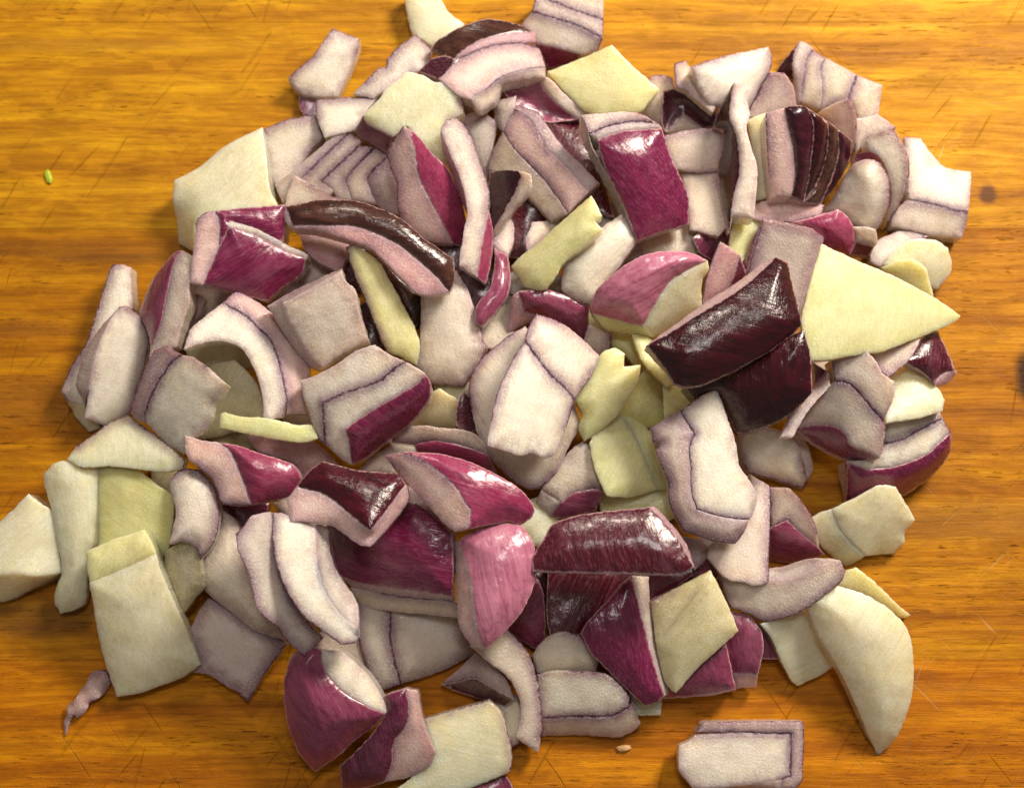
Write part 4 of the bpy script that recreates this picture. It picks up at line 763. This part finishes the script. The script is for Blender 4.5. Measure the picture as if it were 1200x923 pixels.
# ------------------------------------------------------------------ onion pieces
def parse():
    out = []; cur = None
    for ln in PIECES.splitlines():
        ln = ln.strip()
        if not ln or ln.startswith('#'): continue
        if ln.startswith('@'):
            nm, op, lab = [x.strip() for x in ln[1:].split('|')]
            o = {'T': 22.0, 'o': 5.0, 'k': 0.75, 'tx': 0.0, 'ty': 0.0, 'dz': 0.0}
            for t in op.split():
                a, b_ = t.split('='); o[a] = float(b_)
            cur = {'name': nm, 'opt': o, 'label': lab, 'facets': []}; out.append(cur); continue
        new = ln.startswith('+')
        if new: ln = ln[1:]
        hd, body = ln.split(':')
        hd = hd.split(); ox, oy = TILES.get(hd[0], (0, 0)); sc = 1.0 if hd[0] == 'S' else SC
        f = {'kind': hd[1], 'tint': TINT[hd[2]], 'tn': hd[2], 'b': 0.0, 'a': None, 'new': new}
        for t in hd[3:]:
            f[t[0]] = float(t[1:]) * (1.7 if t[0] == 'b' else 1.0)
        P = []; R = []
        for tok in body.split():
            r = tok.endswith('*'); c = [float(q) for q in tok.rstrip('*').split(',')]
            P.append([ox + c[0] * sc, oy + c[1] * sc, c[2] * 1.8 if len(c) > 2 else None]); R.append(r)
        f['P'] = P; f['R'] = R
        if f['kind'] == 'c': f['b'] *= 0.35
        cur['facets'].append(f)
    return out

def segdist(Q, A, B):
    """distance from points Q (n,2) to segments A->B (m,2): n x m"""
    d = B - A; L = (d ** 2).sum(1) + 1e-9
    t = np.clip(((Q[:, None, :] - A[None]) * d[None]).sum(2) / L[None], 0, 1)
    return np.sqrt(((Q[:, None, :] - (A[None] + t[..., None] * d[None])) ** 2).sum(2))

def inside(Q, poly):
    x, y = Q[:, 0], Q[:, 1]; r = np.zeros(len(Q), bool); n = len(poly)
    for i in range(n):
        x0, y0 = poly[i]; x1, y1 = poly[(i + 1) % n]
        if y0 == y1: continue
        c = ((y0 > y) != (y1 > y)) & (x < (x1 - x0) * (y - y0) / (y1 - y0) + x0)
        r ^= c
    return r

def mvc(Q, V, Z):
    """mean value interpolation of boundary heights"""
    d = V[None] - Q[:, None]; r = np.sqrt((d ** 2).sum(2)) + 1e-6
    dn = np.roll(d, -1, 1); rn = np.roll(r, -1, 1)
    cr = d[..., 0] * dn[..., 1] - d[..., 1] * dn[..., 0]; dt = (d * dn).sum(2)
    t = cr / (r * rn + dt + 1e-6 * np.sign(r * rn + dt + 1e-12))
    t = np.clip(t, -1e5, 1e5)
    w_ = (np.roll(t, 1, 1) + t) / r
    s_ = w_.sum(1); s_[np.abs(s_) < 1e-9] = 1e-9
    return np.clip((w_ * Z[None]).sum(1) / s_, Z.min(), Z.max())

STEP = 2.6
def nz(x, y, s, seed):
    return noise.noise(Vector((x * s, y * s, seed)))

def catmull(p0, p1, p2, p3, n):
    out = []
    for i in range(n):
        t = i / n
        out.append(0.5 * (2 * p1 + (p2 - p0) * t + (2 * p0 - 5 * p1 + 4 * p2 - p3) * t * t + (3 * p1 - p0 - 3 * p2 + p3) * t ** 3))
    return out

def prepare(pc):
    """shared vertices, smooth edge chains -> facet boundaries"""
    V = []
    def key(p):
        for i, v in enumerate(V):
            if abs(v[0] - p[0]) < 1.3 and abs(v[1] - p[1]) < 1.3:
                if p[2] is not None and v[2] is None: v[2] = p[2]
                return i
        V.append(list(p)); return len(V) - 1
    for f in pc['facets']:
        ids = [key(p) for p in f['P']]; q = []; r = []
        for i, a in enumerate(ids):
            if a != ids[(i + 1) % len(ids)]: q.append(a); r.append(f['R'][i])
        f['ids'] = q; f['rim'] = r
    for v in V:
        if v[2] is None: v[2] = 0.0
    A = np.array(V, float)
    for f in pc['facets']:                       # T junctions
        changed = True
        while changed:
            changed = False
            n = len(f['ids'])
            for i in range(n):
                a, b_ = f['ids'][i], f['ids'][(i + 1) % n]
                d = A[b_, :2] - A[a, :2]; L = (d ** 2).sum()
                for k in range(len(A)):
                    if k in f['ids'] or L < 9: continue
                    t = ((A[k, :2] - A[a, :2]) * d).sum() / L
                    if 0.05 < t < 0.95 and np.hypot(*(A[a, :2] + t * d - A[k, :2])) < 2.0:
                        f['ids'].insert(i + 1, k); f['rim'].insert(i + 1, f['rim'][i]); changed = True; break
                if changed: break
    nb = {}
    for f in pc['facets']:
        n = len(f['ids'])
        for i in range(n):
            a, b_ = f['ids'][i], f['ids'][(i + 1) % n]
            nb.setdefault(a, set()).add(b_); nb.setdefault(b_, set()).add(a)
    def smooth(a):
        if len(nb[a]) != 2: return False
        p, q = list(nb[a]); u = A[a, :2] - A[p, :2]; v = A[q, :2] - A[a, :2]
        c = (u * v).sum() / (np.hypot(*u) * np.hypot(*v) + 1e-9)
        return c > 0.74
    sm = {a: smooth(a) for a in nb}
    seed = (hash_id(pc['label']) % 97) * 1.7
    cache = {}
    def chain(a, b_):
        if (a, b_) in cache: return cache[(a, b_)]
        if (b_, a) in cache:
            c = cache[(b_, a)]; return c
        p1, p2 = A[a], A[b_]
        p0 = A[[k for k in nb[a] if k != b_][0]] if sm[a] else p1 - (p2 - p1) * 0.5
        p3 = A[[k for k in nb[b_] if k != a][0]] if sm[b_] else p2 + (p2 - p1) * 0.5
        n = max(1, int(round(np.hypot(*(p2 - p1)[:2]) / STEP)))
        pts = catmull(p0, p1, p2, p3, n) + [p2]
        out = []
        for i, p in enumerate(pts):
            x, y, z = p
            amp = 0.75
            dx = amp * nz(x, y, 0.13, seed) + 0.75 * nz(x, y, 0.42, seed + 5); dy = amp * nz(x, y, 0.13, seed + 20) + 0.75 * nz(x, y, 0.42, seed + 25)
            out.append(np.array([x + dx, y + dy, z]))
        cache[(a, b_)] = out
        return out
    for f in pc['facets']:
        B = []; segA = []; segB = []
        n = len(f['ids'])
        for i in range(n):
            a, b_ = f['ids'][i], f['ids'][(i + 1) % n]
            c = chain(a, b_)
            if (a, b_) not in cache: c = c[::-1]
            B += [np.array(q) for q in c[:-1]]
            if f['rim'][i]:
                for u, v in zip(c[:-1], c[1:]): segA.append(u[:2]); segB.append(v[:2])
        f['B'] = np.array(B); f['rimA'] = np.array(segA); f['rimB'] = np.array(segB)
    pc['seed'] = seed

def hash_id(s_):
    h = 7
    for ch in s_: h = (h * 31 + ord(ch)) % 1000003
    return h

def facet_mesh(f, seed, rnd):
    B = f['B']; P2 = B[:, :2]; Bn = np.roll(P2, -1, 0)
    area_ = 0.5 * (P2[:, 0] * Bn[:, 1] - Bn[:, 0] * P2[:, 1]).sum()
    if area_ < 0:
        B = B[::-1].copy(); P2 = B[:, :2]; Bn = np.roll(P2, -1, 0)
    g_ = 3.1 if abs(area_) < 9000 else 3.6
    x0, y0 = P2.min(0); x1, y1 = P2.max(0)
    xs = np.arange(x0, x1, g_); ys = np.arange(y0, y1, g_ * 0.87)
    Q = np.array([[x + (g_ / 2 if j % 2 else 0), y] for j, y in enumerate(ys) for x in xs]) if len(xs) and len(ys) else np.zeros((0, 2))
    if len(Q):
        Q = Q + rnd.uniform(-0.7, 0.7, Q.shape)
        Q = Q[inside(Q, P2)]
    if len(Q):
        d = segdist(Q, P2, Bn).min(1); Q = Q[d > 2.6]
    t = Bn - np.roll(P2, 1, 0); nrm = np.stack([-t[:, 1], t[:, 0]], 1); nrm /= (np.hypot(nrm[:, 0], nrm[:, 1])[:, None] + 1e-9)
    R = P2 + nrm * 1.1
    R = R[inside(R, P2)]
    if len(R):
        R = R[segdist(R, P2, Bn).min(1) > 0.8]
    pts = [Vector(p) for p in P2] + [Vector(p) for p in R] + [Vector(p) for p in Q]
    vo, eo, fo, *_ = delaunay_2d_cdt(pts, [], [list(range(len(P2)))], 1, 1e-4)
    X = np.array([(v.x, v.y) for v in vo])
    d = segdist(X, P2, Bn).min(1)
    z = mvc(X, P2, B[:, 2])
    on = d < 1e-3
    if on.any():
        j = np.argmin(((X[on][:, None] - P2[None]) ** 2).sum(2), 1); z[on] = B[j, 2]
    R_ = max(d.max(), 3.0)
    z = z + f['b'] * (1 - (1 - np.minimum(d / R_, 1)) ** 2)
    r = 1.1
    dd = np.clip(d / r, 0, 1)
    z = z - 0.7 * (1 - np.sqrt(1 - (1 - dd) ** 2))
    und = np.array([nz(x, y, 0.045, seed + 3) for x, y in X]); fin = np.array([nz(x, y, 0.16, seed + 9) for x, y in X])
    soft = 0.5 if f['kind'] in 'c' else 0.7
    z = z + soft * (1.1 * und + 0.45 * fin)
    if len(f['rimA']): rim = segdist(X, f['rimA'], f['rimB']).min(1)
    else: rim = np.full(len(X), 60.0)
    if f['kind'] in 'sd': rim = np.minimum(rim, d * 1.25 + 0.9)
    tri = []
    for p in fo:
        for k in range(1, len(p) - 1): tri.append((p[0], p[k], p[k + 1]))
    tri = np.array(tri) if tri else np.zeros((0, 3), int)
    if len(tri):
        a, b_, c = X[tri[:, 0]], X[tri[:, 1]], X[tri[:, 2]]
        ar = (b_[:, 0] - a[:, 0]) * (c[:, 1] - a[:, 1]) - (b_[:, 1] - a[:, 1]) * (c[:, 0] - a[:, 0])
        fl = ar > 0                                   # image y points down: flip so normals point up
        tri[fl] = tri[fl][:, ::-1]
    f['edg'] = d
    return X, z, rim, tri

MS = 4.0; OFF = 160
GW, GH = int((1200 + 2 * OFF) / MS), int((923 + 2 * OFF) / MS)
HM = np.zeros((GH, GW))
def cells(X):
    return np.clip(((X[:, 1] + OFF) / MS).astype(int), 0, GH - 1), np.clip(((X[:, 0] + OFF) / MS).astype(int), 0, GW - 1)

PCS = parse()
seen = {}
ntri = 0
for idx, pc in sorted(enumerate(PCS), key=lambda t: (t[1]['opt']['o'], t[0])):
    o_ = pc['opt']; rnd = np.random.RandomState(hash_id(pc['label']) % 100000)
    if not any(any(f['R']) for f in pc['facets']):        # flesh pieces keep their violet epidermis along part of the outline
        for f in pc['facets'][:1]:
            if f['kind'] == 'c' and f['tn'] in ('white', 'lil', 'grey', 'mauve', 'warm', 'pink', 'beige'):
                n_ = len(f['R']); a0 = rnd.randint(n_)
                for k_ in range(max(2, int(n_ * 0.38))): f['R'][(a0 + k_) % n_] = True
    prepare(pc)
    fs = []
    for f in pc['facets']:
        X, z, rim, tri = facet_mesh(f, pc['seed'], rnd)
        fs.append((f, X, z, rim, tri))
    AX = np.concatenate([q[1] for q in fs]); AZ = np.concatenate([q[2] for q in fs])
    cx, cy = AX.mean(0)
    # resting tilt from what lies underneath
    iy, ix = cells(AX); hh = HM[iy, ix]
    M_ = np.stack([AX[:, 0] - cx, AX[:, 1] - cy, np.ones(len(AX))], 1)
    ab = np.linalg.lstsq(M_, hh, rcond=None)[0] if o_['k'] > 0 else np.zeros(3)
    sl = np.clip(ab[:2] * o_['k'], -0.42, 0.42) + np.array([o_['tx'], o_['ty']])
    if o_['k'] > 0: sl = sl + rnd.uniform(-1, 1, 2) * (0.26 if o_['o'] >= 4 else 0.12)
    tilt = lambda X_: (X_[:, 0] - cx) * sl[0] + (X_[:, 1] - cy) * sl[1]
    top = AZ + tilt(AX); T = o_['T'] * 0.75
    multi = (AZ.max() - AZ.min()) > 24
    if multi: bot = np.maximum(top - T - 6, (AZ.min() - 3) + tilt(AX)) - 0.0; bot = np.minimum(bot, top - min(T, 12))
    else: bot = top - T
    z0 = np.percentile(hh - bot, 88)
    z0 = max(z0, np.percentile(hh - top, 99.3) + 2.0) + o_['dz']
    z0 = max(z0, 0.6 - bot.min() if o_['o'] <= 2 else -1e9, 0.6 - np.percentile(bot, 5))
    zt = top + z0
    np.maximum.at(HM, (iy, ix), zt)
    zfun = lambda X_, z_: z_ + tilt(X_) + z0
    def bfun(z_top):                                  # underside height
        if multi: return np.maximum(np.minimum(np.maximum(z_top - T - 6, zbase_t), z_top - min(T, 12)), 0.5)
        return np.maximum(z_top - T, 0.5)
    # parts: each '+' starts a layer; skin faces are thin sheets over the flesh
    layers = []
    for q in fs:
        if q[0]['new'] or not layers: layers.append([])
        layers[-1].append(q)
    has_skin = any(q[0]['kind'] in 'sd' for q in fs)
    hasflesh = any(q[0]['kind'] in 'cm' for q in fs)
    single = (len(layers) == 1 and not (has_skin and hasflesh))
    org = W([[cx, cy, max(float(np.percentile(zt - T, 20)), 0)]])[0]
    gang = rnd.uniform(0, math.pi)
    def build(pname, quads, parent, mode):
        """mode body: closed flesh body; mode sheet: a skin, 1.6 px thick"""
        global ntri
        VV = []; ST = []; TI = []; RI = []; ED = []; F = []; MI = []
        nv = 0
        def add(P, st, ti, ri, ed=None):
            nonlocal nv
            VV.append(P); ST.append(st); TI.append(ti); RI.append(ri); ED.append(np.full(len(P), 14.0) if ed is None else ed); b0 = nv; nv += len(P); return b0
        for (f, X, z, rim, tri) in quads:
            if not len(tri): continue
            skin = f['kind'] in 'sd'
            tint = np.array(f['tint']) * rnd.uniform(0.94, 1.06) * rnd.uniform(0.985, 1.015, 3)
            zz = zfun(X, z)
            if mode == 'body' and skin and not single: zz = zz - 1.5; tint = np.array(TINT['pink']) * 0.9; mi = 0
            else: mi = KIND[f['kind']]
            wet = f['kind'] in 'cm' and f['tn'] in ('cream', 'yel', 'grn', 'olive')
            if pc['name'] == 'onion_skin_curl' or 'glassy' in pc['label']: mi = 5
            elif wet: mi = 4
            w_ = W(np.column_stack([X, zz]))
            a_ = math.radians(f['a']) if f['a'] is not None else gang
            ca, sa = math.cos(a_), math.sin(a_)
            sx = pc['seed'] * 37
            st = np.column_stack([X[:, 0] * ca + X[:, 1] * sa + sx, -X[:, 0] * sa + X[:, 1] * ca, zz])
            ri = rim if (mi == KIND[f['kind']] or mi > 3) else np.full(len(X), 60.0)
            b0 = add(w_, st, np.tile(tint, (len(X), 1)), ri, f['edg'])
            F.append(tri + b0); MI += [mi] * len(tri)
            thick = 1.5 if mode == 'sheet' else None
            zb = zz - thick if thick else np.maximum(np.minimum(zz - T, 1e9), 0.4)
            if not thick and multi:
                base = (AZ.min() - 4) + tilt(X) + z0
                zb = np.maximum(np.minimum(np.maximum(zz - T - 8, base), zz - min(T, 12)), 0.4)
            zb = np.minimum(zb, zz - 0.8)
            # underside, straight below
            wb = w_.copy(); wb[:, 2] = zb * PX
            stb = st.copy(); stb[:, 2] = zb
            wt = np.array(TINT['lil'] if f['kind'] in 'cm' else TINT['pink'])
            if f['kind'] in 'cm': wt = tint * 0.92
            if mode == 'sheet' or (skin and single): wt = tint * 0.8
            wm = mi if (skin and mode == 'sheet') else ((mi if mi > 3 else 0) if not (skin and single) else mi)
            b1 = add(wb, stb, np.tile(wt, (len(X), 1)), np.full(len(X), 60.0))
            F.append(tri[:, ::-1] + b1); MI += [wm] * len(tri)
            # walls of the facet's own outline
            E = {}
            for t_ in tri:
                for k in range(3):
                    a, b_ = int(t_[k]), int(t_[(k + 1) % 3]); E[(a, b_)] = 1
            be = [(a, b_) for (a, b_) in E if (b_, a) not in E]
            key2 = lambda i: (round(X[i, 0] * 4), round(X[i, 1] * 4))
            be = [(a, b_) for (a, b_) in be if (key2(b_), key2(a)) not in shared and (key2(a), key2(b_)) not in shared]
            if be:
                ids = sorted({i for e in be for i in e}); pos = {i: k for k, i in enumerate(ids)}; n_ = len(ids)
                ia = np.array(ids)
                rings = []
                lv = [0.0, 0.25, 0.62, 1.0] if not thick else [0.0, 1.0]
                cen = w_.mean(0)
                for t in lv:
                    zc = zz[ia] * (1 - t) + zb[ia] * t
                    ww = w_[ia].copy(); ww[:, 2] = zc * PX
                    if 0 < t < 1:
                        # a little belly and cut unevenness
                        for q, i in enumerate(ia):
                            v = ww[q] - cen; v[2] = 0; L = np.linalg.norm(v) + 1e-9
                            ww[q] += v / L * PX * (0.7 * nz(X[i, 0], X[i, 1] + zc[q], 0.2, pc['seed'] + 31))
                    s2 = st[ia].copy(); s2[:, 2] = zc
                    rr = np.full(n_, 60.0)
                    if skin and mode == 'body' and not single: rr = np.full(n_, t * 8.0)
                    rings.append(add(ww, s2, np.tile(wt, (n_, 1)), rr))
                for r0, r1 in zip(rings[:-1], rings[1:]):
                    for a, b_ in be:
                        F.append(np.array([[r0 + pos[b_], r0 + pos[a], r1 + pos[a]], [r0 + pos[b_], r1 + pos[a], r1 + pos[b_]]])); MI += [wm, wm]
        if not F: return None
        F = np.concatenate(F); VV = np.concatenate(VV) - org; ntri += len(F)
        me = bpy.data.meshes.new(pname)
        me.vertices.add(len(VV)); me.vertices.foreach_set('co', VV.ravel())
        me.loops.add(len(F) * 3); me.loops.foreach_set('vertex_index', F.ravel().astype(np.int32))
        me.polygons.add(len(F)); me.polygons.foreach_set('loop_start', np.arange(0, len(F) * 3, 3, dtype=np.int32))
        for m in MATS: me.materials.append(m)
        me.update(calc_edges=True)
        me.polygons.foreach_set('material_index', np.array(MI, np.int32)); me.polygons.foreach_set('use_smooth', np.ones(len(F), bool))
        attrs(me, np.concatenate(ST), np.concatenate(TI), np.concatenate(RI), np.concatenate(ED))
        me.validate()
        ob = bpy.data.objects.new(pname, me); link(ob, parent)
        return ob
    def sharededges(quads):
        cnt = {}
        for (f, X, z, rim, tri) in quads:
            E = set()
            for t_ in tri:
                for k in range(3): E.add((int(t_[k]), int(t_[(k + 1) % 3])))
            for (a, b_) in E:
                if (b_, a) in E: continue
                ka = (round(X[a, 0] * 4), round(X[a, 1] * 4)); kb = (round(X[b_, 0] * 4), round(X[b_, 1] * 4))
                k_ = (min(ka, kb), max(ka, kb)); cnt[k_] = cnt.get(k_, 0) + 1
        s_ = set()
        for (a, b_), c in cnt.items():
            if c > 1: s_.add((a, b_)); s_.add((b_, a))
        return s_
    if single:
        shared = sharededges(fs)
        ob = build(pc['name'], fs, None, 'body'); ob.location = org; root = ob
    else:
        root = bpy.data.objects.new(pc['name'], None); link(root); root.location = org; root.empty_display_size = 0.005
        for ly in layers:
            onlyskin = all(q[0]['kind'] in 'sd' for q in ly)
            shared = sharededges(ly)
            if not onlyskin or True:
                build('layer' if len(layers) > 1 else 'flesh', ly, root, 'body')
            for q in ly:
                if q[0]['kind'] in 'sd':
                    shared = set(); build('skin', [q], root, 'sheet')
    tag(root, pc['label'], 'onion piece', 'chopped red onion pieces in the heap')
print('PIECES', len(PCS), 'tris', ntri, 'max height px', HM.max())

# ------------------------------------------------------------------ crumbs
def crumb(name, px, py, rx, ry, rz, rot, m, label, cat):
    import bmesh
    bm = bmesh.new(); bmesh.ops.create_icosphere(bm, subdivisions=3, radius=1.0)
    for v in bm.verts:
        n_ = noise.noise(v.co * 1.7 + Vector((px, py, 0))) * 0.35
        v.co = Vector((v.co.x * (1 + n_) * rx, v.co.y * (1 + n_) * ry, v.co.z * (1 + n_) * rz)) * PX
    me = bpy.data.meshes.new(name); bm.to_mesh(me); bm.free(); me.materials.append(m)
    me.polygons.foreach_set('use_smooth', np.ones(len(me.polygons), bool))
    o = bpy.data.objects.new(name, me); link(o)
    p = W([[px, py, rz * 0.8]])[0]; o.location = p; o.rotation_euler = (0, 0, rot)
    tag(o, label, cat)
crumb('herb_crumb', 57, 207, 4, 9, 2, 0.3, simple('green_herb', (0.42, 0.50, 0.03), 0.45), 'tiny bright green herb crumb on the bare board at the upper left', 'crumb')
crumb('onion_crumb', 731, 876, 9, 4, 3, 0.1, simple('pale_crumb', (0.72, 0.45, 0.20), 0.4, 0.2), 'tiny pale orange onion crumb on the board left of the separate rectangular chunk', 'crumb')
